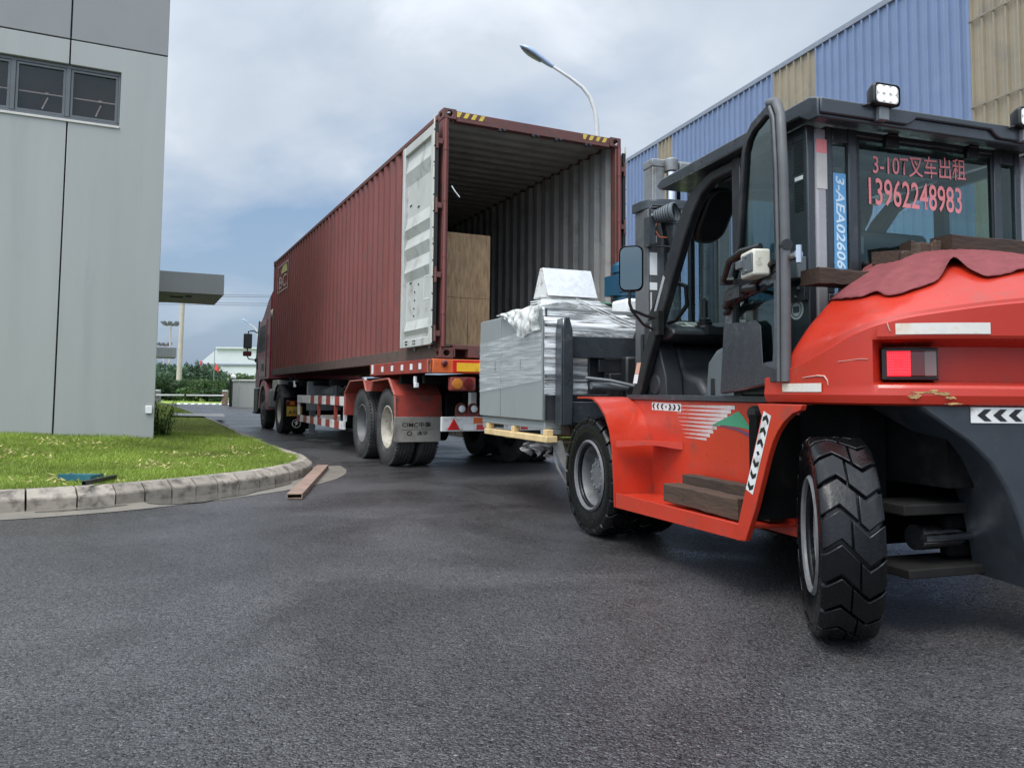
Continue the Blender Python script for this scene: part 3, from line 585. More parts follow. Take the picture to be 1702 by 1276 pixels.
def tree(name, label, x, y, w, h, mat, n=2600, size=0.16, group=None, low=0.15):
    t = thing(name, label, 'tree' if 'tree' in name else 'bush', (x, y, 0), 0, group); rr = random.Random(int(abs(x * 100) + y))
    m = MB(); m.tube([(0, 0, 0), (0.05, 0.03, h * .35), (0, 0, h * .7)], [0.04 * h, 0.03 * h, 0.012 * h], 8)
    for k in range(4):
        a = rr.uniform(0, 6.28); m.tube([(0, 0, h * (.25 + .08 * k)), (math.cos(a) * w * .3, math.sin(a) * w * .3, h * (.5 + .08 * k))], [0.015 * h, 0.006 * h], 6)
    obj('trunk', m, MT['bark'], t, smooth=50)
    blobs = [(rr.uniform(-.3, .3) * w, rr.uniform(-.3, .3) * w, h * rr.uniform(low + .2, .78), w * rr.uniform(.2, .36), w * rr.uniform(.2, .36), h * rr.uniform(.13, .24)) for _ in range(9)]
    leafcloud('crown', blobs, n, size, mat, t); return t
G1 = 'bushes along the fence beyond the gate'
def X(px, Y): return (px - 851) / 1300 * Y
for px, Y, w, h, mt, lab in ((262, 72, 3.4, 3.3, 'leafdark', 'dark bush at the left end of the row beyond the boom gate'), (285, 76, 3.6, 2.7, 'leafdark', 'low dark bush under the tall concrete pole'),
                            (305, 78, 3.8, 3.0, 'leaf', 'mid green bush right of the tall concrete pole'), (325, 74, 4.0, 3.3, 'leafdark', 'rounded dark bush at the middle of the row beyond the boom'),
                            (346, 70, 4.2, 3.5, 'leaf', 'largest rounded bush in front of the white warehouse'), (362, 68, 2.8, 2.0, 'leafdark', 'small dark bush beside the black gate pillar')):
    tree('bush', lab, X(px, Y), Y, w, h * (.72 if px < 330 else .62), MT[mt], 4200, 0.12, G1, 0.0)
tree('bush', 'light green bush showing above the grey gate wall', X(410, 62), 62, 2.6, 2.5, MT['leaf'], 2600, 0.1, None, 0.0)
rr = random.Random(3); blobs = [(X(rr.uniform(235, 352), 125), 125 + rr.uniform(-6, 6), rr.uniform(1.2, 3.4), rr.uniform(2, 3.4), 3, rr.uniform(1.4, 2.3)) for _ in range(26)]
kind(leafcloud('far_wood', blobs, 22000, 0.28, MT['leaffar']), 'stuff')
G2 = 'conifers standing above the far wood'
for px, h in ((299, 5.4), (310, 5.6), (318, 5.2), (328, 5.9), (339, 5.0)):
    t = thing('conifer_tree', 'slim far conifer topping the wood left of the white warehouse', 'tree', (X(px, 122), 122, 0), 0, G2)
    m = MB(); m.tube([(0, 0, 0), (0, 0, h)], [0.12, 0.02], 6); obj('trunk', m, MT['bark'], t)
    leafcloud('crown', [(0, 0, h * (.4 + .09 * k), 0.95 * (1 - .13 * k), 0.95 * (1 - .13 * k), h * .1) for k in range(6)], 1600, 0.17, MT['leaffar'], t)
m = fill([(-70, 57.5), (-12, 57.5), (10, 160), (-160, 160)], 0.012); kind(obj('far_lawn', m, MT['fargrass']))
# white warehouse
Y = 140; wt = thing('warehouse', 'white far warehouse with a red trimmed corner beyond the gate', 'building', (0, Y, 0))
m = MB(); m.prism([(X(335, Y), 0), (X(520, Y), 0), (X(520, Y), 8.5), (X(361, Y), 8.5), (X(335, Y), 6.1)], 'y', 0, 40); obj('wall', m, MT['whitewall'], wt)
m = MB(); m.box(X(333.6, Y), X(336.4, Y), -0.25, -0.05, 0, 6.2); obj('corner_trim', m, MT['farred'], wt)
m = MB(); m.box(X(337, Y), X(520, Y), -0.2, -0.05, 5.45, 5.75); obj('fascia_band', m, MT['eave'], wt)
m = MB(); m.box(X(361, Y) - .2, X(520, Y), -0.4, 2, 8.45, 8.75); obj('parapet', m, MT['whitewall'], wt)
t = thing('flagpole', 'thin pole flying a red flag before the white warehouse', 'flagpole', (X(356.5, 100), 100, 0))
m = MB(); m.tube([(0, 0, 0), (0, 0, 6.4)], [0.06, 0.035], 8); obj('pole', m, MT['greysteel'], t)
m = MB(); m.grid([[(0.05 + .12 * i + .06 * math.sin(j), .05 * math.sin(i * 1.3 + j), 4.6 - .16 * i - 0.3 * j + .02 * i * j) for j in range(4)] for i in range(5)]); obj('flag', m, MT['farred'], t)
# poles and cables
t = thing('utility_pole', 'tall concrete pole standing behind the far bushes under the canopy', 'utility pole', (X(298, 90), 90, 0))
m = MB(); m.tube([(0, 0, 0), (0.2, 0, 13.6)], [0.30, 0.22], 10); obj('pole', m, MT['pole'], t); m = MB(); m.box(-1.2, 1.6, -0.1, 0.1, 11.3, 11.45); m.box(-.9, 1.3, -0.1, 0.1, 12.5, 12.65); obj('cross_arm', m, MT['greysteel'], t)
def mast(px, Y, top, wid, label):
    t = thing('floodlight_mast', label, 'floodlight mast', (X(px, Y), Y, 0), 0, 'floodlight masts beyond the gate')
    m = MB(); m.tube([(0, 0, 0), (0, 0, top)], [0.28, 0.16], 10); obj('pole', m, MT['pole'], t)
    m = MB(); m.lathe([(wid * .5, -.12), (wid * .5, .12), (wid * .44, .12), (wid * .44, -.12)], (0, 0, top), (0, 0, 1), 20, True)
    for k in range(3): a = k * 1.05; m.tube([(-math.cos(a) * wid * .5, -math.sin(a) * wid * .5, top), (math.cos(a) * wid * .5, math.sin(a) * wid * .5, top)], .08, 6)
    hr = obj('head_frame', m, MT['frame'], t)
    for k in range(8):
        a = 2 * math.pi * k / 8 + .3; cx_, cy_ = math.cos(a) * wid * .55, math.sin(a) * wid * .55
        m = MB(); m.obox((cx_, cy_, top + .25), (-math.sin(a), math.cos(a), 0), (math.cos(a) * .7, math.sin(a) * .7, -.7), (math.cos(a) * .7, math.sin(a) * .7, .7), .4, .18, .5); obj('floodlight', m, MT['frame'], t)
mast(282, 170, 15.2, 3.0, 'taller floodlight mast left of the concrete pole'); mast(272, 210, 13.0, 3.0, 'shorter floodlight mast beside the building corner')
for i, (y_, dz) in enumerate(((491, .25), (494, .25), (504.5, .3), (508, .3))):
    zc = 1 + (650 - y_) / 1300 * 60; m = MB(); m.tube([(-60 + 5 * k, 60, zc + dz * ((k - 9) / 9) ** 2) for k in range(19)], 0.016, 5, False)
    tag(obj('power_line', m, MT['wire']), 'overhead cable crossing the sky behind the truck cab', 'power line', 'overhead cables')
# boom gate, kerb posts, gate wall
for xa, xb, lab in ((X(262, 54), X(308, 54), 'left white boom of the road barrier'), (X(312, 54), X(374, 54), 'right white boom of the road barrier, ending at the gate pillar')):
    t = thing('boom_barrier', lab, 'barrier', (0, 54, 0), 0, 'barrier booms')
    m = MB(); m.box(xa, xb, -0.03, 0.03, 0.60, 0.70); obj('boom', m, MT['white'], t, bevel=0.01)
    xe = xa if xa < X(300, 54) else xb
    m = MB(); m.box(xe - 0.16, xe + 0.16, 0.05, 0.4, 0, 0.92); obj('barrier_box', m, MT['rust'] if xe == xb else MT['greysteel'], t, bevel=0.02); m = MB(); m.box(xe - .13, xe + .13, 0.02, 0.36, 0.925, 1.02); obj('cap', m, MT['white'], t)
m = MB(); n = 16
for k in range(n): m.mat(k % 2); a = X(296, 56) + (X(372, 54) - X(296, 56)) * k / n; b = X(296, 56) + (X(372, 54) - X(296, 56)) * (k + 1) / n; m.prism([(56.0, 0), (56.9, 0), (56.75, .06), (56.15, .06)], 'x', a, b)
tag(obj('speed_bump', m, [MT['white'], MT['greysteel']]), 'striped speed bump across the road at the boom gate', 'speed bump')
m = MB(); m.box(X(383, 49) - .02, X(386, 49), 0, .3, 0, 1.72); gpl = obj('gate_pillar', m, MT['black'], bevel=0.02, loc=(0, 49, 0)); tag(gpl, 'black gate pillar topped with a white globe lamp', 'pillar')
m = MB(); m.lathe([(0.001, -.16), (.09, -.13), (.15, -.06), (.165, 0), (.15, .08), (.09, .14), (.001, .165)], (X(387.5, 49), .15, 1.86), (0, 0, 1), 20); obj('globe_lamp', m, MT['white'], gpl, smooth=60); 
m = MB(); m.prism([(X(386.5, 48), 0), (X(402, 47), -1.4), (X(445, 47), -1.4), (X(445, 47), 4), (X(386.5, 48), 4)], 'z', 0, 1.58); gw = obj('gate_wall', m, MT['wallgrey'], loc=(0, 48.2, 0)); tag(gw, 'low pale grey gatehouse wall beside the truck cab', 'wall')
m = MB(); m.prism([(X(386.5, 48) - .05, -.05), (X(402, 47), -1.47), (X(445, 47), -1.47), (X(445, 47), 4), (X(386.5, 48) - .05, 4)], 'z', 1.585, 1.66); obj('coping', m, MT['white'], gw)
# ------------------------------------------------------------ small things by the kerb
sh = thing('weed_shrub', 'tall leafy weed growing at the corner of the grey building', 'weed', (-5.55, 12.5, 0.18)); rr = random.Random(5); m = MB(); L_ = []
for k in range(26):
    a = rr.uniform(0, 6.28); h = rr.uniform(.35, .82); sp = rr.uniform(.03, .2); p = [(.1 * math.cos(a) * rr.random(), .1 * math.sin(a) * rr.random(), 0)]
    for q in range(1, 6): p.append((p[0][0] + math.cos(a) * sp * (q / 5) ** 1.5, p[0][1] + math.sin(a) * sp * (q / 5) ** 1.5, h * q / 5 - (.05 if q == 5 else 0)))
    m.tube(p, [.006, .005, .005, .004, .003, .002], 5)
    for q in range(34):
        t_ = rr.uniform(.12, 1) * 5; i = min(4, int(t_)); f = t_ - i; c_ = Vector(p[i]).lerp(Vector(p[i + 1]), f); d = Vector((rr.gauss(0, 1), rr.gauss(0, 1), rr.uniform(-.7, .5))).normalized(); s_ = d.cross(Vector((0, 0, 1))).normalized() * .009; ln = rr.uniform(.06, .12)
        L_.append([c_, c_ + d * ln * .5 + s_, c_ + d * ln + Vector((0, 0, -.025)), c_ + d * ln * .5 - s_])
obj('stems', m, MT['weed'], sh)
m = MB()
for q in L_: m.quad(*q)
obj('leaves', m, MT['weed'], sh)
m = MB(); a = Vector((-1.99, 7.28, 0)); b = Vector((-2.42, 10.15, 0)); d = (b - a).normalized(); s_ = Vector((d.y, -d.x, 0)); w, hgt, L0 = .07, .048, (b - a).length
def RP(p, h): return tuple(a + s_ * p[0] + Vector((0, 0, p[1])) + d * h)
m.ring([(-w, .006), (w, .006), (w, .006 + hgt), (-w, .006 + hgt)], [(-w + .008, .014), (w - .008, .014), (w - .008, hgt - .002), (-w + .008, hgt - .002)], RP, L0)
tag(obj('steel_tube', m, MT['rust']), 'rusty rectangular steel tube lying on the tarmac by the kerb corner', 'steel tube')
gt = thing('dustpan_tray', 'small teal metal tray lying on the grass behind the kerb', 'tray', (-3.93, 7.22, 0.17), R(-3))
m = MB(); m.box(-.15, .15, -.1, .1, 0, .008); m.box(-.15, .15, -.105, -.098, 0, .062); obj('tray', m, MT['tealbox'], gt, bevel=.003)
m = MB(); m.box(-.155, -.148, -.1, .1, 0, .05); m.box(.148, .155, -.1, .1, 0, .05); m.box(-.15, .15, .098, .105, 0, .045); obj('rim', m, MT['tealbox'], gt, bevel=.003)
m = MB(); a = Vector((-3.60, 6.66, .205)); b = Vector((-3.62, 7.22, .20)); d = (b - a).normalized(); s_ = Vector((d.y, -d.x, 0)); w = .018
def RP(p, h): return tuple(a + s_ * p[0] + Vector((0, 0, p[1])) + d * h)
m.ring([(-w, -w), (w, -w), (w, w), (-w, w)], [(-w + .004, -w + .004), (w - .004, -w + .004), (w - .004, w - .004), (-w + .004, w - .004)], RP, (b - a).length)
tag(obj('metal_bar', m, MT['black']), 'short black square tube resting on the kerb edge beside the teal tray', 'metal bar')
# ------------------------------------------------------------ container
CZ = 1.385
ct = thing('shipping_container', 'rust red forty foot container with its end open on the trailer', 'container', (TO.x, TO.y, CZ), TYAW)
CW, CL, CH = 2.438, 12.192, 2.896
def holeplate(m, place, w, h, rx, ry, th, n=20):
    out, inn = [], []
    for k in range(n):
        a = 2 * math.pi * k / n; c, s = math.cos(a), math.sin(a); q = 1 / max(abs(c) / (w / 2), abs(s) / (h / 2)); out.append((c * q, s * q)); inn.append((rx * c, ry * s))
    m.ring(out, inn, place, th)
def casting(x, y, z, sx, sy, top):
    """x,y: outer corner; sx, sy: inward directions"""
    m = MB(); w, l, h, t = .162, .178, .118, .022
    holeplate(m, lambda p, q: (x + sx * (w / 2 + p[0]), y + sy * q, z + h / 2 + p[1]), w, h, .04 if not top else .034, .034, t)
    holeplate(m, lambda p, q: (x + sx * q, y + sy * (t + (l - t) / 2 + p[0]), z + h / 2 + p[1]), l - t, h, .045, .026, t)
    zt = z + h if top else z
    holeplate(m, lambda p, q: (x + sx * (t + (w - t) / 2 + p[0]), y + sy * (t + (l - t) / 2 + p[1]), zt - q if top else zt + q), w - t, l - t, .03, .05, t)
    m.box(*sorted((x + sx * (w - .015), x + sx * w)), *sorted((y + sy * (.05 if top else .022), y + sy * l)), z + .022, z + h - .022)
    return obj('corner_casting', m, MT['contdark'], ct, bevel=.004)
for y, sy in ((0, 1), (CL, -1)):
    for x, sx in ((0, 1), (CW, -1)):
        casting(x, y, 0, sx, sy, False); casting(x, y, CH - .118, sx, sy, True)
for y0, y1 in ((.012, .13), (CL - .13, CL - .012)):
    for x0, x1 in ((.006, .075), (CW - .075, CW - .006)):
        m = MB(); m.box(x0, x1, y0, y1, .119, CH - .119); obj('corner_post', m, MT['contdark'], ct, bevel=.006)
for x in (.03, CW - .03):
    m = MB(); m.tube([(x, -.008, .13), (x, -.008, CH - .13)], .021, 12); [m.tube([(x, -.008, z), (x, -.008, z + .05)], .026, 12) for z in (.5, 1.15, 1.8, 2.4)]; obj('hinge_rod', m, MT['contred'], ct, smooth=40)
# header with hazard stripes and lock keepers
m = MB(); m.box(.164, CW - .164, .012, .10, CH - .135, CH - .012); hdr = obj('door_header', m, MT['contdark'], ct, bevel=.006)
for xa, xb in ((.168, .56), (CW - .56, CW - .168)):
    m = MB(); n = 8; ww = (xb - xa) / n; z0, z1 = CH - .085, CH - .022
    for k in range(n):
        m.mat(k % 2); sh_ = .035
        a, b = xa + k * ww, xa + (k + 1) * ww
        m.quad((max(xa, a - sh_ * .5), .0095, z0), (b - sh_ * .5 if k < n - 1 else b, .0095, z0), (min(xb, b + sh_ * .5), .0095, z1), (a + sh_ * .5 if k else a, .0095, z1))
    obj('hazard_stripe', m, [MT['hazyellow'], MT['contdark']], hdr)
for x in (.75, 1.2, 1.52, 1.95):
    m = MB(); m.box(x - .05, x - .012, -.012, .03, CH - .175, CH - .137); m.box(x + .012, x + .05, -.012, .03, CH - .165, CH - .137); obj('lock_keeper', m, MT['black'], hdr, bevel=.004)
m = MB(); m.box(.164, .19, .012, .12, .012, .155); m.box(.35, 2.088, .012, .12, .012, .155); m.box(2.248, 2.274, .012, .12, .012, .155); m.box(.1905, .3495, .012, .12, .105, .155); m.box(2.0885, 2.2475, .012, .12, .105, .155); m.box(.17, 2.26, .30, .32, .02, .15)
obj('door_sill', m, MT['contdark'], ct, bevel=.005)
for x0, x1 in ((.004, .06), (CW - .06, CW - .004)):
    m = MB(); m.box(x0, x1, .18, CL - .18, CH - .075, CH - .015); obj('top_rail', m, MT['contdark'], ct, bevel=.006)
    m = MB(); m.box(x0 + .006, x1, .18, CL - .18, .012, .155); m.box(x0 + .002, x1, .18, CL - .18, .0, .011); obj('bottom_rail', m, MT['contrail'], ct, bevel=.004)
def corrug(y0, y1, pitch, d):
    n = round((y1 - y0) / pitch); p = (y1 - y0) / n; o = []
    for i in range(n):
        b = y0 + i * p; o += [(b, 0), (b + .30 * p, 0), (b + .46 * p, d), (b + .84 * p, d)]
    return o + [(y1, 0)]
pr = corrug(.13, CL - .13, .278, .052)
for xo, sg in ((.012, 1), (CW - .012, -1)):
    m = MB(); m.grid([[(xo + sg * d, y, .155), (xo + sg * d, y, CH - .07)] for y, d in pr]); m.mat(1); m.grid([[(xo + sg * (d + .005), y, .155), (xo + sg * (d + .005), y, CH - .07)] for y, d in pr])
    obj('side_panel', m, [MT['contred'], MT['continside']], ct)
pr = corrug(.10, CL - .05, .26, -.034)
m = MB(); m.grid([[(.055, y, CH - .022 + d), (CW - .055, y, CH - .022 + d)] for y, d in pr]); m.mat(1); m.grid([[(.055, y, CH - .027 + d), (CW - .055, y, CH - .027 + d)] for y, d in pr]); obj('roof_panel', m, [MT['contdark'], MT['continside']], ct)
m = MB(); m.box(.075, CW - .075, CL - .08, CL - .03, .12, CH - .1); obj('front_wall', m, [MT['contdark']], ct)
m = MB(); m.box(.05, CW - .05, .121, CL - .09, .14, .17); obj('floor', m, M('container_floor', (.16, .11, .07), .7, var=.25, dirt=(.06, .05, .04), damt=.4), ct)
for k in range(24):
    pass
m = MB()
for k in range(30): y = .6 + k * .39; m.box(.07, CW - .07, y, y + .05, .02, .138)
obj('cross_members', m, MT['contdark'], ct)
def door(sx, x0):
    """opened flat along the side; sx: outward direction; x0: plane of the back of the door"""
    P = lambda d: x0 + sx * d
    m = MB(); D = .07
    zs = [(2.60, 0), (2.52, 0), (2.36, .04), (2.2, 0), (1.79, 0), (1.63, .042), (1.52, 0), (1.385, .042), (1.25, 0), (1.09, .042), (.98, 0), (.48, 0), (.36, .036), (.30, 0), (.25, 0)]
    m.grid([[(P(.012 + (d if 0 < j < 3 else 0)), y, z) for j, y in enumerate((.13, .165, 1.065, 1.10))] for z, d in zs])
    m.box(*sorted((P(0), P(.008))), .13, 1.1, .25, 2.6)
    dr = obj('door', m, MT['contdoor'], ct)
    m = MB(); m.box(*sorted((P(0), P(.055))), .055, .1295, .155, 2.71); m.box(*sorted((P(0), P(.055))), 1.1005, 1.19, .155, 2.71); m.box(*sorted((P(0), P(.05))), .13, 1.1, .155, .25); m.box(*sorted((P(0), P(.05))), .13, 1.1, 2.6, 2.71); obj('door_frame', m, MT['contdoor'], dr, bevel=.006)
    m = MB(); m.box(*sorted((P(.0), P(.045))), .026, .0545, .15, 2.72); m.box(*sorted((P(.0), P(.035))), 1.1905, 1.21, .15, 2.72); obj('gasket', m, MT['blackfilm'], dr)
    m = MB(); z = .17
    while z < 2.68: m.box(*sorted((P(.0455), P(.055))), .027, .053, z, z + .17); z += .19
    obj('gasket_strip', m, MT['cream'], dr)
    m = MB()
    for y in (.3, .85): m.tube([(P(-.028), y, .12), (P(-.028), y, 2.74)], .016, 8)
    obj('lock_rods', m, MT['greysteel'], dr)
    for z in (.28, .95, 1.75, 2.5):
        m = MB(); m.tube([(P(.02), .012, z - .09), (P(.02), .012, z + .09)], .016, 8); m.box(*sorted((P(.03), P(.002) + (.045 if sx < 0 else -.045))), .0, .024, z - .03, z + .03); obj('hinge', m, MT['contdark'], dr)
    if sx < 0:
        m = MB()
        for y, z in ((.22, 1.86), (.26, 1.855), (.52, 1.93), (.56, 1.925), (.2, .90), (.48, .95), (.52, .945), (.34, .82), (.34, .72), (.36, .62), (.36, .53), (.2, .215), (.26, .215), (.5, .22), (.55, .22), (.2, .18), (.26, .18), (.5, .185), (.55, .185)):
            m.box(*sorted((P(.014 if z > .25 else .0505), P(.022 if z > .25 else .058))), y + .4, y + .424, z, z + .016)
        obj('rivet', m, MT['blackfilm'], dr)
        m = MB(); m.ring([(.18, .70), (.42, .70), (.42, .98), (.18, .98)], [(.192, .712), (.408, .712), (.408, .968), (.192, .968)], lambda p, h: (P(.0135 + h), p[0], p[1]), .002); obj('label_frame', m, MT['white'], dr)
    return dr
door(-1, -.045); door(1, CW + .045)
# stencil near the front
lp = lambda p, h: (.0095 - h, p[0], p[1])
m = MB(); m.ring([(10.1, 2.0), (11.55, 2.0), (11.55, 2.66), (10.1, 2.66)], [(10.16, 2.03), (11.49, 2.03), (11.49, 2.63), (10.16, 2.63)], lp, .002); STM = M('faded_stencil', (.40, .36, .33), .6, var=.1, dirt=(.20, .09, .08), damt=.45, dscale=5); stn = obj('stencil', m, STM, ct)
o = lettering('stencil_letters', 'BC', (.0085, 11.35, 2.08), (0, -1, 0), (0, 0, 1), 1.05, .30, STM, ct, bold=.008)
m = MB(); m.solid([(10.25, 2.42), (11.0, 2.42), (11.05, 2.5), (10.8, 2.6), (10.35, 2.6)], lp, .002); obj('stencil_emblem', m, M('faded_yellow_green', (.42, .42, .16), .6), ct)
m = MB(); m.tube([(.10, -.03, 1.98), (.14, -.035, 1.92), (.20, -.03, 1.86)], .007, 6); tag(obj('cable_tie', m, MT['white'], loc=(TO.x, TO.y, CZ), rz=TYAW), 'white strip of tape hanging from the rear post of the container', 'tape')
# crate inside
cr = thing('wooden_crate', 'plywood crate standing against the left wall inside the container', 'crate', (TO.x, TO.y, 0), TYAW)
PLY = M('plywood', (.31, .20, .105), .7, var=.3, scale=16, bump=.1, bscale=60, dirt=(.22, .115, .05), damt=.42, dscale=14, stretch=(2.2, 1, .35))
m = MB(); m.box(.085, .915, .72, 2.4, CZ + .172, 2.985); obj('body', m, PLY, cr)
m = MB(); m.box(.08, .92, .70, .718, CZ + .172 + .62, 2.99); obj('upper_board', m, PLY, cr, bevel=.002)
m = MB(); m.box(.08, .62, .70, .718, CZ + .172, CZ + .172 + .617); obj('lower_board', m, PLY, cr, bevel=.002); m = MB(); m.box(.626, .92, .702, .718, CZ + .172, CZ + .172 + .617); obj('lower_board', m, PLY, cr, bevel=.002)
# ------------------------------------------------------------ wheels of truck and trailer
def road_tyre(r=.52, w=.27):
    h = w / 2; p = [(r * .56, -h * .8), (r * .62, -h * .95), (r * .8, -h * 1.02), (r * .93, -h * .92), (r * .985, -h * .78)]
    for q in (-.5, -.17, .17, .5): p += [(r, h * (q - .07)), (r * .975, h * (q - .05)), (r * .975, h * (q + .05)), (r, h * (q + .07))]
    return p + [(r * .985, h * .78), (r * .93, h * .92), (r * .8, h * 1.02), (r * .62, h * .95), (r * .56, h * .8)]
def truck_wheel(parent, x, y, side, rimmat, dual=True, dish=True, r=.52):
    """side -1: outer face towards -x"""
    w = bpy.data.objects.new('wheel', None); COL.objects.link(w); w.parent = parent; w.location = (x, y, r); sx = side
    ax = (sx, 0, 0)
    for k, off in enumerate((0, -.33) if dual else (0,)):
        m = MB(); m.lathe(road_tyre(r), (sx * (off - .135), 0, 0), ax, 48, True)
        for i in range(60):
            a = 2 * math.pi * i / 60
            for q in (-1, 1): m.obox((sx * (off - .135 + q * .112), math.cos(a) * r * .972, math.sin(a) * r * .972), (1, 0, 0), (0, -math.sin(a), math.cos(a)), (0, math.cos(a), math.sin(a)), .016, .011, .012)
        obj('tyre', m, MT['roadtyre'], w, smooth=35)
    m = MB()
    if dish: pr_ = [(r * .565, -.02), (r * .53, -.015), (r * .515, -.05), (r * .47, -.10), (r * .45, -.2), (r * .36, -.225), (r * .34, -.2), (r * .24, -.19), (r * .235, -.11), (r * .18, -.10), (.001, -.10)]
    else: pr_ = [(r * .565, -.02), (r * .53, -.01), (r * .5, -.05), (r * .42, -.03), (r * .34, .0), (r * .25, .0), (r * .24, .035), (r * .12, .05), (.001, .05)]
    m.lathe(pr_, (0, 0, 0), ax, 40); obj('rim', m, rimmat, w, smooth=35)
    m = MB()
    for i in range(10):
        a = 2 * math.pi * i / 10; rr_ = r * .29; h0 = -.19 if dish else .0; m.tube([(sx * (h0 - .01), rr_ * math.cos(a), rr_ * math.sin(a)), (sx * (h0 + .035), rr_ * math.cos(a), rr_ * math.sin(a))], .014, 6)
    obj('wheel_nuts', m, MT['greysteel'], w); return w
# ------------------------------------------------------------ trailer
tr = thing('container_trailer', 'low red skeletal semi trailer carrying the rust red container', 'trailer', (TO.x, TO.y, 0), TYAW)
TRD = MT['trailer_red']
m = MB()
for x0 in (.78, 1.52): m.box(x0, x0 + .14, .2, 11.6, 1.22, 1.24); m.box(x0, x0 + .14, .2, 8.9, .86, .88); m.box(x0 + .06, x0 + .08, .2, 8.9, .88, 1.22); m.box(x0 + .06, x0 + .08, 8.9, 11.6, 1.08, 1.22)
for y in (1.2, 2.9, 4.5, 6.2, 7.8, 9.2, 10.6): m.box(.92, 1.52, y, y + .1, .98 if y < 8.9 else 1.1, 1.2)
for y in (.6, 1.5, 4.2, 5.6, 7.0, 8.4, 9.8): m.box(.03, 2.41, y, y + .09, 1.10, 1.205)
m.box(1.86, 1.92, .2, 11.2, 1.06, 1.215); m.box(.62, 1.82, 1.38, 1.44, .5, .98); m.box(.62, 1.82, 4.1, 4.16, .55, 1.0)  # long sill and cross plates added to shut out daylight beneath the container
obj('main_frame', m, MT['chassis'], tr)
m = MB(); m.box(-.085, 2.52, -.02, .2, 1.215, 1.372); rb = obj('rear_bolster', m, MT['orange'], tr, bevel=.006)
m = MB(); holeplate(m, lambda p, q: (-.09 - q, .075 + p[0], 1.293 + p[1]), .11, .155, .03, .055, .006); obj('side_eye', m, MT['contdark'], rb)
for xa, xb in ((.15, 1.12), (1.32, 2.29)):
    m = MB(); m.box(xa, xb, -.026, -.0205, 1.222, 1.362); pl = obj('red_marker_plate', m, MT['redrefl'], rb); m = MB(); m.box(xa + .045, xb - .045, -.030, -.0265, 1.235, 1.335); obj('yellow_marker_plate', m, MT['yellow'], rb)
for x in (.045, 2.39): m = MB(); m.lathe([(.001, -.03), (.022, -.03), (.036, -.022), (.036, 0), (.04, .004)], (x, -.018, 1.325), (0, 1, 0), 18); obj('round_reflector', m, MT['darkred'], rb, smooth=40)
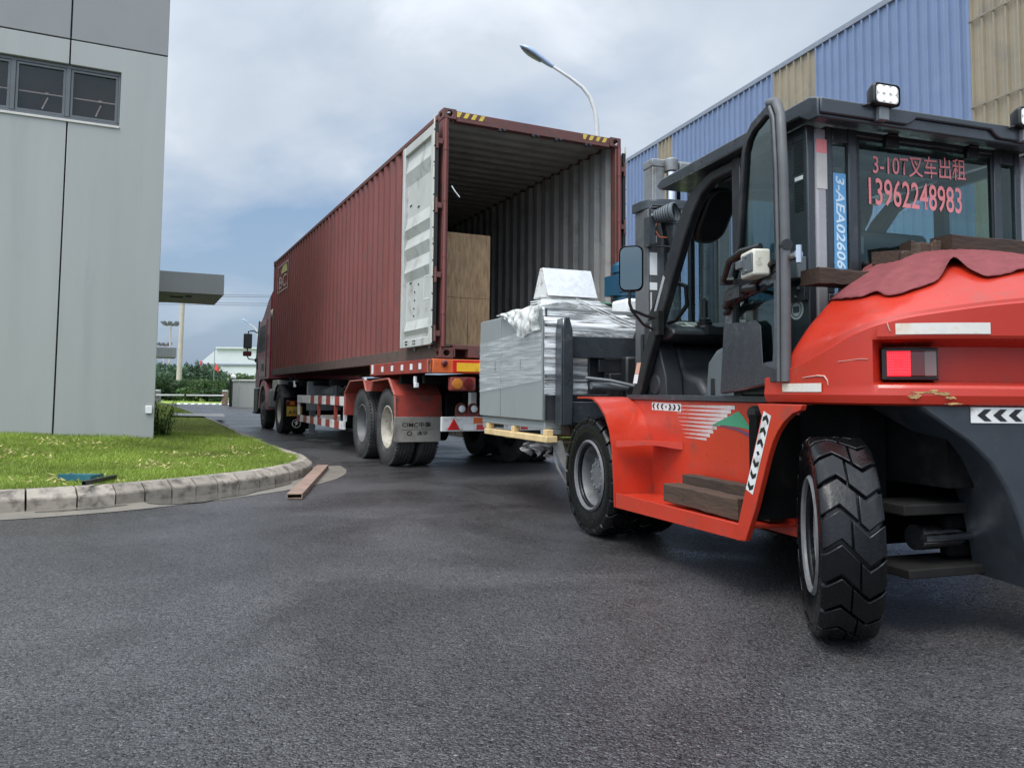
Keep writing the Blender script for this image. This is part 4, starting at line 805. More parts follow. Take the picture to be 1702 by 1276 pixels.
for xs_ in (-1, 1):
    fx_ = (lambda v: v) if xs_ < 0 else (lambda v: CW - v)
    def B(m, a, b, *r): x0_, x1_ = sorted((fx_(a), fx_(b))); m.box(x0_, x1_, *r)
    m = MB(); B(m, -.02, .02, .205, 2.85, 1.225, 1.388); B(m, .02, .78, 2.7, 2.8, 1.2, 1.35); sr = obj('side_rail', m, TRD, tr, bevel=.008)
    for k, y in enumerate((.27, .62, .95, 1.32, 1.75, 2.2, 2.7)):
        m = MB(); B(m, -.026, -.0205, y - .045, y + .045, 1.27 if k < 6 else 1.25, 1.345 if k < 6 else 1.38); obj('reflector', m, MT['white'], sr)
    # mudguard: folded plate over both wheels with a bright edge
    fp = [(4.26, .62), (4.249, .972), (3.916, 1.154), (3.12, 1.164), (2.99, 1.004), (2.70, 1.004), (2.63, 1.142), (1.86, 1.167), (1.585, .951), (1.545, .66)]
    m = MB(); off = [(p[0] + (.02 if i < 2 else -.02 if i > 7 else 0), p[1] - (.03 if 1 < i < 8 else 0)) for i, p in enumerate(fp)]
    m.grid([[(fx_(-.02), y, z), (fx_(.62), y, z)] for y, z in fp]); mg = obj('mudguard', m, TRD, tr)
    m = MB()
    for (a, b), (c, d) in zip(fp, fp[1:]):
        A_, B_ = Vector((0, a, b)), Vector((0, c, d)); t_ = (B_ - A_); n_ = Vector((0, -t_.z, t_.y)).normalized() * -.017
        m.add([(fx_(-.045), a, b), (fx_(-.045), c, d), (fx_(-.045), c + n_.y, d + n_.z), (fx_(-.045), a + n_.y, b + n_.z), (fx_(-.021), a, b), (fx_(-.021), c, d), (fx_(-.021), c + n_.y, d + n_.z), (fx_(-.021), a + n_.y, b + n_.z)], [(0, 1, 2, 3), (4, 7, 6, 5), (0, 4, 5, 1), (3, 2, 6, 7), (0, 3, 7, 4), (1, 5, 6, 2)])
    obj('mudguard_edge', m, M('worn_red_edge', (.42, .13, .10), .5, var=.2, dirt=(.3, .2, .17), damt=.3, dscale=8), mg)
    if xs_ < 0:
        m = MB(); m.prism([(-.05, .36), (-.03, .345), (.58, .34), (.595, .36), (.59, .672), (-.05, .672)], 'y', 1.525, 1.537); fl = obj('mud_flap', m, MT['flap'], tr, bevel=.004)
        lettering('flap_letters', 'CIMC中集', (.06, 1.523, .535), (1, 0, 0), (0, 0, 1), .40, .072, MT['blackfilm'], fl, bold=.012)
        m = MB(); m.box(.05, .5, 1.5225, 1.5245, .505, .509); obj('flap_line', m, MT['blackfilm'], fl)
        lettering('flap_letters', '通华', (.26, 1.523, .43), (1, 0, 0), (0, 0, 1), .15, .055, MT['blackfilm'], fl, bold=.008)
        m = MB(); m.ring([(.16 + .035 * math.cos(k * .524), .457 + .03 * math.sin(k * .524)) for k in range(12)], [(.16 + .024 * math.cos(k * .524), .457 + .02 * math.sin(k * .524)) for k in range(12)], lambda p, h: (p[0], 1.5245 - h, p[1]), .002); obj('flap_emblem', m, MT['blackfilm'], fl)
    for y in (2.06, 3.37): truck_wheel(tr, fx_(0.0), y, xs_, MT['rimcream'] if y < 3 else MT['rimgrey'])
    # side guard
    y0, y1 = 4.3, 8.35
    for nm, za, zb in (('upper', .765, .915), ('lower', .38, .51)):
        m = MB(); n = 12
        for k in range(n):
            m.mat(k % 2 if not (nm == 'upper' and k > 7) else 0); a = y0 + (y1 - y0) * k / n; B(m, -.03, -.005, a, a + (y1 - y0) / n, za, zb)
        obj('guard_rail', m, [MT['whitedirty'], TRD], tr)
    for y in (4.34, 5.0, 6.35, 8.3):
        m = MB(); B(m, -.026, .02, y - .035, y + .035, .511, .764); obj('guard_post', m, TRD if 4.5 < y < 8 else MT['whitedirty'], tr)
    m = MB(); B(m, .32, .44, 8.75, 8.87, .12, 1.1); B(m, .26, .5, 8.68, 8.94, .06, .12); B(m, .1, .8, 8.0, 8.06, .6, 1.2); obj('landing_leg', m, MT['greysteel'], tr, bevel=.01)
    for y, z in ((.9, 1.15), (3.2, 1.17), (9.0, 1.18)): m = MB(); B(m, .0, .03, y - .03, y + .03, z - .05, z + .04); B(m, .0, .05, y - .045, y + .015, z - .10, z - .04); obj('twist_lock_handle', m, MT['white'], tr, bevel=.006)
m = MB(); m.lathe([(.001, -.4), (.12, -.4), (.14, -.36), (.14, .36), (.12, .4), (.001, .4)], (.42, 7.1, .98), (0, 1, 0), 20); m.tube([(.5, 6.2, 1.15), (.45, 6.7, .95), (.6, 7.4, 1.1), (.4, 8.0, 1.05)], .02, 6); m.tube([(.3, 6.3, 1.2), (.35, 6.5, .9), (.3, 7.0, .85)], .03, 6); obj('air_tank', m, MT['greysteel'], tr, smooth=40)
for y in (2.06, 3.37):
    m = MB(); m.tube([(.3, y, .52), (2.14, y, .52)], .075, 12); m.box(.8, 1.0, y - .5, y + .5, .62, .72); m.box(1.45, 1.65, y - .5, y + .5, .62, .72); m.lathe([(.2, -.1), (.2, .1)], (.75, y, .52), (1, 0, 0), 20); obj('axle', m, MT['chassis'], tr, smooth=40)
# rear bumper and lamps
m = MB(); m.box(.21, 2.23, .47, .52, .53, .705); m.box(.6, .68, .52, .6, .6, 1.0); m.box(1.76, 1.84, .52, .6, .6, 1.0); bp_ = obj('rear_bumper', m, MT['whitedirty'], tr, bevel=.006)
for x in (.62, 1.22, 1.62): m = MB(); m.box(x, x + .16, .466, .4695, .622, .695); obj('red_patch', m, MT['orange'], bp_); m = MB(); m.box(x - .13, x + .0, .466, .4695, .545, .61); m.mat(1); m.box(x + .04, x + .14, .466, .4695, .545, .61); obj('reflective_tape', m, [MT['white'], MT['redrefl']], bp_)
for x in (.36, 2.08):
    m = MB(); m.prism([(x - .085, .548), (x + .085, .548), (x, .69)], 'y', .456, .4695); obj('triangle_reflector', m, MT['redrefl'], bp_, bevel=.006)
for x in (.46, .62, 1.82, 1.98):
    m = MB(); m.prism([(x - .075, .706), (x + .075, .706), (x + .07, .80)] + [(x + .07 * math.cos(k * .314), .80 + .07 * math.sin(k * .314)) for k in range(1, 10)] + [(x - .07, .80)], 'y', .485, .495); lb = obj('lamp_bracket', m, MT['trailer_red'], tr)
    m = MB(); m.lathe([(.058, -.005), (.055, -.03), (.045, -.035)], (x, .485, .80), (0, 1, 0), 20); obj('lamp_rim', m, MT['blackfilm'], lb, smooth=40); m = MB(); m.lathe([(.0455, -.030), (.03, -.040), (.001, -.042)], (x, .485, .80), (0, 1, 0), 20); obj('lens', m, MT['white'], lb, smooth=60)
for x in (.13, 1.98):
    m = MB(); m.box(x, x + .32, .0, .09, 1.015, 1.175); tl = obj('tail_lamp', m, TRD, tr, bevel=.02)
    for q, mt_ in ((.085, 'amber'), (.225, 'darkred')): m = MB(); m.lathe([(.066, 0), (.06, -.012), (.03, -.018), (.001, -.02)], (x + q, -.001, 1.095), (0, 1, 0), 22); obj('lens', m, MT[mt_], tl, smooth=50)
# ------------------------------------------------------------ tractor
tk = thing('truck_tractor', 'maroon truck tractor with twin mirrors coupled to the container trailer', 'truck', (TO.x, TO.y, 0), TYAW)
prof = [(12.42, 1.32), (14.05, 1.30), (14.2, 1.1), (14.93, 1.08), (14.95, 1.5), (14.78, 2.05), (14.35, 2.95), (13.6, 3.2), (12.9, 3.5), (12.45, 3.62)]
m = MB(); n = len(prof); xs2 = [(-.0, .05), (.06, 0), (CW - .06, 0), (CW, .05)]; P = []
cyy, czz = 13.6, 2.2
for x, ins_ in xs2: P.append([(x, y + (cyy - y) * ins_ * .5, z - (.16 * ins_ / .05 if z > 2.9 else 0)) for y, z in prof])
for row in P: row.append(row[0])
m.grid(P); m.add(P[0][:n], [tuple(range(n))]); m.add(P[-1][:n], [tuple(range(n))[::-1]]); cab = obj('cab', m, MT['cabred'], tk, bevel=.03, segs=3)
for xs_ in (-1, 1):
    fx_ = (lambda v: v) if xs_ < 0 else (lambda v: CW - v); pl_ = lambda p, h, f=fx_: (f(-.003 - h), p[0], p[1])
    m = MB(); m.solid([(13.05, 1.36), (14.1, 1.36), (14.3, 1.6), (14.6, 2.0), (14.25, 2.9), (13.05, 2.9)], pl_, .014); dr = obj('door', m, MT['cabskypale'], tk, bevel=.01)
    m = MB(); m.solid([(13.15, 2.05), (14.42, 2.05), (14.12, 2.75), (13.15, 2.75)], lambda p, h, f=fx_: (f(-.018 - h), p[0], p[1]), .004); obj('window', m, MT['blackfilm'], dr)
    m = MB(); m.solid([(13.3, 1.52), (13.75, 1.52), (13.75, 1.72), (13.3, 1.72)], lambda p, h, f=fx_: (f(-.018 - h), p[0], p[1]), .004); obj('handle', m, MT['black'], dr, bevel=.003)
    m = MB(); m.solid([(14.62, 1.6), (14.8, 1.9), (14.42, 2.95), (14.32, 2.93)], pl_, .02); obj('windscreen_pillar', m, MT['black'], tk)
    m = MB(); a_ = [(13.34 + .72 * math.cos(q), .56 + .72 * math.sin(q)) for q in np.linspace(-.05, 3.2, 12)]; b_ = [(13.34 + .58 * math.cos(q), .56 + .58 * math.sin(q)) for q in np.linspace(3.2, -.05, 12)]
    m.solid(a_ + b_, lambda p, h, f=fx_: (f(-.02 + h), p[0], p[1]), .5); obj('wheel_arch', m, MT['cabskypale'], tk)
    m = MB(); B = lambda m, a, b, *r, f=fx_: m.box(*sorted((f(a), f(b))), *r); B(m, -.03, .1, 14.15, 14.95, .42, 1.07); B(m, -.06, .2, 14.3, 14.9, .36, .42); obj('step', m, MT['black'], tk, bevel=.02)
    m = MB(); B(m, -.03, .45, 11.75, 12.35, .55, 1.05); obj('air_filter', m, MT['greysteel'], tk, bevel=.08, segs=3)
    m = MB(); B(m, .02, .5, 11.1, 12.0, .98, 1.26); obj('battery_box', m, MT['sill'], tk, bevel=.02)
    m = MB(); m.tube([(fx_(.02), 14.72, 2.62), (fx_(-.1), 14.9, 2.7), (fx_(-.22), 15.0, 2.68), (fx_(-.24), 15.0, 2.0), (fx_(-.2), 14.98, 1.9), (fx_(.02), 14.85, 1.86)], .018, 8); ma = obj('mirror_arm', m, MT['black'], tk, smooth=50)
    m = MB(); B(m, -.345, -.115, 14.95, 15.06, 2.19, 2.62); obj('mirror', m, MT['black'], ma, bevel=.03); m = MB(); B(m, -.33, -.13, 14.938, 14.948, 2.205, 2.605); obj('mirror_glass', m, MT['machdark'], ma)
    m = MB(); B(m, -.35, -.12, 14.95, 15.06, 1.975, 2.12); obj('mirror', m, MT['black'], ma, bevel=.03); m = MB(); B(m, -.335, -.135, 14.938, 14.948, 1.985, 2.11); obj('mirror_glass', m, MT['darkred'], ma)
    m = MB(); B(m, -.04, .1, 14.8, 14.95, 1.8, 1.92); obj('mirror_mount', m, MT['black'], tk, bevel=.03)
    truck_wheel(tk, fx_(0.0), 13.34, xs_, MT['rimgrey'], dual=False, dish=False); truck_wheel(tk, fx_(0.0), 10.84, xs_, MT['rimcream'])
    a_ = [(10.84 + .66 * math.cos(q), .54 + .62 * math.sin(q)) for q in np.linspace(.35, 2.9, 14)]; m = MB(); m.grid([[(fx_(-.03), y, z), (fx_(.62), y, z)] for y, z in a_]); m.grid([[(fx_(-.03), y, z), (fx_(-.03), y * .97 + 10.84 * .03, z * .97 + .54 * .03)] for y, z in a_]); obj('mudguard', m, MT['black'], tk)
    m = MB(); B(m, 0, .6, 10.18, 10.195, .12, .85); fl = obj('mud_flap', m, MT['chassis'], tk)
    cx_, cz_ = fx_(.30), .25
    m = MB(); C2 = lambda r_: [(cx_ + r_ * math.cos(k * .2618), cz_ + r_ * math.sin(k * .2618)) for k in range(24)]; m.ring(C2(.10), C2(.085), lambda p, h: (p[0], 10.178 - h, p[1]), .003); m.solid([(cx_ + .01, cz_ + .075), (cx_ - .05, cz_ + .01), (cx_ - .01, cz_ + .005), (cx_ - .03, cz_ - .06), (cx_ + .05, cz_ + .005), (cx_ + .012, cz_ + .012), (cx_ + .045, cz_ + .06)], lambda p, h: (p[0], 10.178 - h, p[1]), .003); obj('flap_emblem', m, MT['reflector'], fl)
    m = MB(); B(m, .06, .44, 10.15, 10.176, .66, .78); lu = obj('tail_lamp', m, MT['darkred'], tk, bevel=.01); m = MB(); m.mat(0); B(m, .14, .24, 10.143, 10.1495, .68, .76); obj('lens', m, MT['amber'], lu)
m = MB(); m.box(.07, .42, 10.145, 10.155, .425, .645); np_ = obj('number_plate', m, M('dull_yellow_plate', (.42, .25, .02), .45, var=.06), tk); lettering('plate_letters', 'A90', (.10, 10.1435, .455), (1, 0, 0), (0, 0, 1), .24, .10, MT['blackfilm'], np_, bold=.015)
m = MB()
for x0 in (.8, 1.5): m.box(x0, x0 + .12, 10.0, 14.6, .72, .95)
m.box(.7, 1.74, 10.5, 11.3, .96, 1.08); m.tube([(.3, 13.34, .5), (2.1, 13.34, .5)], .07, 10); m.tube([(.3, 10.84, .52), (2.1, 10.84, .52)], .1, 10); m.box(.5, 1.9, 12.5, 14.4, .7, 1.25); obj('chassis', m, MT['chassis'], tk)
m = MB(); m.tube([(.5, 12.3, 2.0), (.4, 12.25, 1.4), (.6, 12.1, 1.15), (1.0, 11.8, 1.1)], .02, 6); m.tube([(.7, 12.3, 2.0), (.6, 12.2, 1.3), (1.0, 12.0, 1.2)], .02, 6); obj('air_hoses', m, MT['tealbox'], tk, smooth=50)
m = MB(); m.lathe([(.001, -.16), (.08, -.13), (.12, -.03), (.12, .06), (.05, .14), (.001, .15)], (.10, 12.36, 2.98), (0, 0, 1), 16); obj('air_intake', m, MT['sill'], tk, smooth=50)
# ------------------------------------------------------------ the load: wrapped machine on a pallet
def film_mat(name, lo, hi, sc=(3, 3, 60), white=(.86, .87, .86), opac=0.5):
    """clear stretch film: see-through with bright creases and a sheen"""
    m = bpy.data.materials.new(name); m.use_nodes = True; nt = m.node_tree; N = nt.nodes; L = nt.links; N.clear()
    out = N.new('ShaderNodeOutputMaterial'); tc = N.new('ShaderNodeTexCoord'); mp = N.new('ShaderNodeMapping'); mp.inputs['Scale'].default_value = sc; L.new(tc.outputs['Object'], mp.inputs[0])
    n = N.new('ShaderNodeTexNoise'); n.inputs['Scale'].default_value = 1; n.inputs['Detail'].default_value = 6; n.inputs['Roughness'].default_value = .65; n.inputs['Distortion'].default_value = .5; L.new(mp.outputs[0], n.inputs[0])
    r = N.new('ShaderNodeMapRange'); r.inputs[1].default_value = lo; r.inputs[2].default_value = hi; r.inputs[3].default_value = .10; r.inputs[4].default_value = opac; L.new(n.outputs['Fac'], r.inputs[0])
    b = N.new('ShaderNodeBsdfPrincipled'); b.inputs['Base Color'].default_value = (*white, 1); b.inputs['Roughness'].default_value = .34; b.inputs['Specular IOR Level'].default_value = .45
    bp = N.new('ShaderNodeBump'); bp.inputs['Strength'].default_value = .6; bp.inputs['Distance'].default_value = .012; L.new(n.outputs['Fac'], bp.inputs['Height']); L.new(bp.outputs[0], b.inputs['Normal'])
    t = N.new('ShaderNodeBsdfTransparent'); t.inputs[0].default_value = (.95, .96, .96, 1); mx = N.new('ShaderNodeMixShader'); L.new(r.outputs[0], mx.inputs[0]); L.new(t.outputs[0], mx.inputs[1]); L.new(b.outputs[0], mx.inputs[2]); L.new(mx.outputs[0], out.inputs[0]); return m
FILM = film_mat('stretch_film', .40, .66, (2, 2, 45), opac=.38); FILMB = film_mat('stretch_film_creased', .42, .58, (2.0, 2.5, 38), opac=.92); BAG = film_mat('crumpled_bag', .35, .6, (13, 13, 7), (.78, .77, .72), .9)
ma = thing('wrapped_machine', 'grey control cabinet and machine wrapped in stretch film carried by the forklift', 'machine', (LO.x, LO.y, 0), LYAW)
m = MB(); m.box(0.0, 1.5, -.10, 1.42, .768, 1.66); obj('body', m, MT['machine'], ma, bevel=.008)
m = MB(); m.prism([(-.10, 1.662), (1.42, 1.662), (1.42, 1.70), (-.10, 1.70)], 'x', .0, 1.0); obj('top_cover', m, MT['machine'], ma, bevel=.006)
m = MB(); m.box(.01, 1.48, -.09, 1.40, .705, .766); m.box(.012, .2, -.088, .0, .657, .704); m.box(.012, .2, 1.3, 1.39, .657, .704); obj('plinth', m, MT['machine'], ma, bevel=.005)
for y0, y1, ys in ((-.092, .842, .37), (.858, 1.412, .985)):
    m = MB(); m.box(-.016, -.001, y0, y1, .776, 1.692); dr = obj('cabinet_door', m, MT['machine'], ma, bevel=.004)
    m = MB(); m.box(-.0195, -.0162, ys - .006, ys + .006, 1.20, 1.30); obj('door_handle', m, MT['machdark'], dr)
m = MB(); m.box(.0, .012, -.118, -.1005, .775, 1.69); m.box(.012, .018, -.116, -.1005, 1.0, 1.1); obj('corner_post', m, MT['machdark'], ma)
m = MB(); m.box(.02, 1.48, -.112, -.1005, .775, 1.12); obj('rear_shade_sheet', m, MT['machdark'], ma)  # dark sheet puts the forklift's shade on the machine's lower back as colour
m = MB(); m.prism([(-.03, 1.70), (.24, 1.70), (.24, 1.80), (-.03, 1.80)], 'x', .08, .46); m.prism([(-.06, 1.803), (.06, 2.045), (.12, 2.055), (.26, 1.803)], 'x', .05, .50); co_ = obj('console', m, MT['whitedirty'], ma, bevel=.008)
m = MB(); sl = Vector((0, .12, .242)).normalized(); nn = Vector((0, -.242, .12)).normalized() * .004
a0 = Vector((.045, -.062, 1.803)) + nn; m.add([a0, a0 + Vector((.46, 0, 0)), a0 + Vector((.46, 0, 0)) + sl * .275, a0 + sl * .275], [(0, 1, 2, 3)]); obj('console_cover', m, M('white_foil', (.60, .61, .62), .25, var=.12, scale=14, bump=.35, bscale=24), co_)
def wr(x, z, s=1.0): return s * (math.sin(z * 61 + x * 3) * .5 + math.sin(z * 113 + x * 5 + 1) * .3 + math.sin(x * 23 + z * 17) * .2)
m = MB(); P = []
for i in range(40):
    y = -.10 + 1.5 * i / 39; zl = 1.10 - .10 * (y + .1) / 1.5; zh = 1.50 + .02 * math.sin(y * 4); P.append([(-.024 - .003 * (1 + wr(y, zl + (zh - zl) * j / 30)), y, zl + (zh - zl) * j / 30) for j in range(31)])
m.grid(P); obj('stretch_film', m, FILM, ma, smooth=80)
m = MB(); P = []
for i in range(60):
    x = -.02 + 1.5 * i / 59; top = 1.80 if x < .48 else 1.80 - .36 * min(1, (x - .48) / .75); zl = .98
    row = []
    for j in range(50):
        z = zl + (top - zl) * j / 49; y = -.135 + (.10 * max(0, z - 1.56) / .25 if z > 1.56 else 0); row.append((x, y - .008 * (1 + wr(x, z - .0 * x)), z))
    P.append(row)
m.grid(P); obj('stretch_film', m, FILMB, ma, smooth=80)
m = MB(); rr = random.Random(4)
# twisted film ropes stretched from the console down to the right
for k in range(11):
    z0 = 1.79 - .03 * k; z1 = 1.50 - .028 * k; x1 = 1.15 + .03 * (k % 3); m.tube([(.30 + .03 * (k % 4), -.07 - .003 * k, z0), (.7, -.125 - .004 * (k % 3), (z0 + z1) / 2 - .01), (x1, -.15, z1)], [.004, .006, .003], 5)
obj('film_strand', m, MT['white'], ma, smooth=60)
m = MB()
for k in range(4): z = 1.72 + .02 * k; m.tube([(.03, .26, z), (.035, -.055, z + rr.uniform(-.02, .02)), (.51, -.06, z - .01), (.515, .26, z)], .005, 5)
obj('film_strand', m, MT['white'], ma, smooth=60)
m = MB(); P = []; rr = random.Random(9)
for i in range(46):
    y = -.12 + .95 * i / 45; low = np.interp(y, [-.12, .08, .3, .42, .55, .7, .83], [1.52, 1.50, 1.47, 1.53, 1.62, 1.68, 1.70]); row = []
    for j in range(26):
        t = j / 25; q = .012 * (math.sin(y * 37 + t * 5) + math.sin(y * 61 - t * 11 + 2) * .7 + math.sin(t * 23 + y * 19) * .5)
        if t < .45: x = .30 - .33 * t / .45; z = 1.715 + .035 * math.sin(t / .45 * 3.14) + q * .8
        else: x = -.032 - .03 * math.sin((t - .45) / .55 * 2.6) + q; z = 1.725 + (low - 1.725) * (t - .45) / .55
        row.append((x, y + q * .6, z))
    P.append(row)
m.grid(P); obj('plastic_bag', m, BAG, ma, smooth=60)
m = MB(); m.box(.50, 1.5, .55, 1.40, 1.701, 1.83); obj('bed', m, MT['bedgrey'], ma, bevel=.01)
m = MB(); m.box(.48, 1.52, .52, 1.42, 1.831, 1.85); obj('bed_rim', m, MT['bedgreen'], ma, bevel=.006)
m = MB(); m.lathe([(.001, 0), (.20, 0), (.20, .03), (.15, .04), (.15, .09)] + [q for k in range(7) for q in ((.155, .09 + .04 * k), (.155, .105 + .04 * k), (.14, .107 + .04 * k), (.14, .128 + .04 * k))] + [(.16, .37), (.16, .44), (.12, .48), (.001, .485)], (1.42, 1.0, 1.852), (0, 0, 1), 28); m.box(1.2, 1.3, .92, 1.08, 1.98, 2.18); obj('motor', m, MT['teal'], ma, smooth=35)
m = MB(); m.box(.95, 1.2, .2, .5, 1.701, 1.86); m.box(1.25, 1.45, .1, .4, 1.701, 1.80); obj('wrapped_part', m, MT['white'], ma, bevel=.03)
pa = thing('wooden_pallet', 'pale wooden pallet under the wrapped machine on the forks', 'pallet', (LO.x, LO.y, 0), LYAW)
for x in (-.02, .66, 1.38): m = MB(); m.box(x, x + .10, -.19, 1.26, .60, .653); obj('stringer', m, MT['woodpale'], pa, bevel=.006)
for x in (.03, .70, 1.42):
    for y in (-.15, .55, 1.2): m = MB(); m.box(x - .03, x + .03, y, y + .07, .655, .703); obj('block', m, MT['woodpale'], pa, bevel=.004)
m = MB()
for y in (.08, .4, .9): m.box(.09, 1.5, y, y + .1, .578, .598)
obj('bottom_board', m, MT['woodpale'], pa, bevel=.004)
wb = MB(); wb.box(-.035, .035, -.06, .06, 0, .075); tag(obj('wood_block', wb, MT['wood'], bevel=.006, loc=wpos(LO, LYAW, .20, -.14, .655), rz=LYAW + .2), 'small brown timber block wedged beside the pallet on the fork', 'timber block')
ps = thing('plastic_sheet', 'torn grey plastic sheeting hanging below the pallet beside the front wheel', 'plastic sheet', (LO.x, LO.y, 0), LYAW)
m = MB(); P = []; 
for i in range(20):
    y = .42 - .55 * i / 19; P.append([(.05 + .035 * math.sin(i * 1.1 + j * .6) + .02 * math.sin(j * 1.7), y + .015 * math.sin(j * 2.1 + i), .595 - (.10 + .04 * math.sin(i * .8)) * j / 9) for j in range(10)])
m.grid(P); obj('clump', m, film_mat('dirty_sheet', .3, .6, (9, 9, 9), (.36, .34, .32), .95), ps, smooth=70)
STRIP = M('dirty_plastic_strip', (.30, .285, .265), .4, var=.2, scale=9, bump=.4, bscale=18)
def ribbon(pts, w, ax):
    m = MB(); ax = Vector(ax).normalized(); m.grid([[tuple(Vector(p) - ax * w_ * .5), tuple(Vector(p) + Vector((0, 0, .012)) + ax * w_ * .06), tuple(Vector(p) + ax * w_ * .5)] for p, w_ in zip(pts, w)]); return m
obj('strip', ribbon([(.10, -.14, .60), (.13, -.15, .52), (.17, -.15, .42), (.21, -.16, .33), (.27, -.16, .20)], [.10, .075, .06, .05, .03], (1, .1, .3)), STRIP, ps, smooth=70)
obj('strip', ribbon([(.08, -.13, .58), (.08, -.14, .48), (.10, -.15, .40), (.16, -.15, .30), (.25, -.15, .17)], [.03, .022, .02, .016, .01], (1, .1, .3)), STRIP, ps, smooth=70)
# ------------------------------------------------------------ forklift (x right, y forward)
fk = thing('forklift', 'large red forklift with dark cab, open door and a lit tail lamp', 'forklift', (FO.x, FO.y, 0), FYAW)
CX = 1.065
def mx_(v): return 2 * CX - v
def lug_wheel(x, y, side, steer=0.0, Rr=.412, w=.255, dual=False):
    wh = bpy.data.objects.new('wheel', None); COL.objects.link(wh); wh.parent = fk; wh.location = (x, y, Rr); wh.rotation_euler = (0, 0, steer); sx = side
    for off in ([0, -.29] if dual else [0]):
        h = w / 2; m = MB(); rb_ = Rr - .024
        m.lathe([(Rr * .50, -h * .74), (Rr * .55, -h * .86), (Rr * .66, -h * .93), (Rr * .68, -h * .97), (Rr * .80, -h * 1.02), (rb_ * .955, -h * .97), (rb_, -h * .86), (rb_, h * .86), (rb_ * .955, h * .97), (Rr * .80, h * 1.02), (Rr * .68, h * .97), (Rr * .66, h * .93), (Rr * .55, h * .86), (Rr * .50, h * .74)], (sx * (off - h), 0, 0), (sx, 0, 0), 64, True)
        n = 20; p = 2 * math.pi / n
        G = lambda t: np.interp(t, [-1, -.38, .48, 1], [0, .36, -.40, -.02])
        for i in range(n):
            for ts in (((-1.0, -.85, -.6, -.38, -.2, -.06), (-.02, .25, .48, .7, .86, 1.0)) if i % 2 else ((-1.0, -.85, -.6, -.38, .0, .18), (.22, .35, .48, .7, .86, 1.0))):
                V = []
                for t in ts:
                    rt = Rr - (.004 * t * t) - (.014 if abs(t) > .95 else 0)
                    a0, a1 = (i + .06 + G(t)) * p, (i + .92 + G(t)) * p
                    xx = sx * (off - h) + t * h * (1.0 if abs(t) < .99 else 1.015)
                    for r_, ex in ((Rr - .05 if abs(t) > .95 else Rr - .03, -.02), (rt, .02)):
                        for aa in (a0 - (-ex) * .8 * 0 + (ex if ex < 0 else ex * .35) * 0, a1): V.append((xx, r_ * math.sin(aa), r_ * math.cos(aa)))
                k = len(ts); F = []
                for q in range(k - 1):
                    b, c_ = q * 4, q * 4 + 4
                    F += [(b + 2, b + 3, c_ + 3, c_ + 2), (b, c_, c_ + 1, b + 1), (b, b + 2, c_ + 2, c_), (b + 1, c_ + 1, c_ + 3, b + 3)]
                F += [(0, 1, 3, 2), (4 * k - 4, 4 * k - 2, 4 * k - 1, 4 * k - 3)]
                m.add(V, F)
        obj('tyre', m, MT['rubber'], wh, bevel=.005, smooth=38)
    m = MB(); q = Rr
    m.lathe([(q * .60, -.012), (q * .57, .0), (q * .545, -.008), (q * .53, -.035), (q * .50, -.05), (q * .47, -.09), (q * .455, -.135), (q * .30, -.15), (q * .285, -.145), (q * .28, -.09), (q * .24, -.075), (q * .10, -.07), (.001, -.07)], (0, 0, 0), (sx, 0, 0), 48); obj('rim', m, MT['rimgrey'], wh, smooth=35)
    m = MB()
    for i in range(10):
        a = 2 * math.pi * i / 10 + .2; rr_ = q * .335; m.tube([(sx * -.155, rr_ * math.cos(a), rr_ * math.sin(a)), (sx * -.105, rr_ * math.cos(a), rr_ * math.sin(a))], .014, 6); m.tube([(sx * -.075, q * .2 * math.cos(a), q * .2 * math.sin(a)), (sx * -.066, q * .2 * math.cos(a), q * .2 * math.sin(a))], .010, 6)
    obj('wheel_nuts', m, MT['greysteel'], wh); return wh
lug_wheel(.0, .02, -1, dual=True, Rr=.418); lug_wheel(mx_(.0), .02, 1, dual=True, Rr=.418)
ang = R(-32); 
def hubpt(cx, cy, side): return (cx + side * .1275 * math.cos(ang), cy + side * .1275 * math.sin(ang))
hx, hy = hubpt(.075, -2.40, -1); lug_wheel(hx, hy, -1, ang, w=.225); hx, hy = hubpt(mx_(.2), -2.40, 1); lug_wheel(hx, hy, 1, ang, w=.225)
# chassis
m = MB(); m.box(.40, 1.73, -1.95, .30, .26, .92); m.box(.45, 1.68, -2.6, -1.95, .62, .95); m.box(.5, 1.63, -.3, .45, .3, .9); obj('chassis', m, MT['chassis'], fk)
m = MB(); m.box(.30, 1.83, -2.52, -2.30, .50, .545); m.box(.30, 1.83, -2.54, -2.28, .245, .285); obj('steer_axle', m, M('axle_grime', (.018, .0165, .015), .8, spec=.2, var=.25, dirt=(.012, .011, .01), damt=.3), fk, bevel=.006)
m = MB(); m.tube([(.45, -2.42, .39), (1.68, -2.42, .39)], .055, 16); m.tube([(.42, -2.5, .40), (.72, -2.5, .40)], .018, 10); obj('steer_cylinder', m, [MT['steel']], fk, smooth=40)
m = MB(); m.box(.60, 1.53, -2.46, -2.40, .30, .48); obj('cylinder_housing', m, MT['chassis'], fk, bevel=.02)
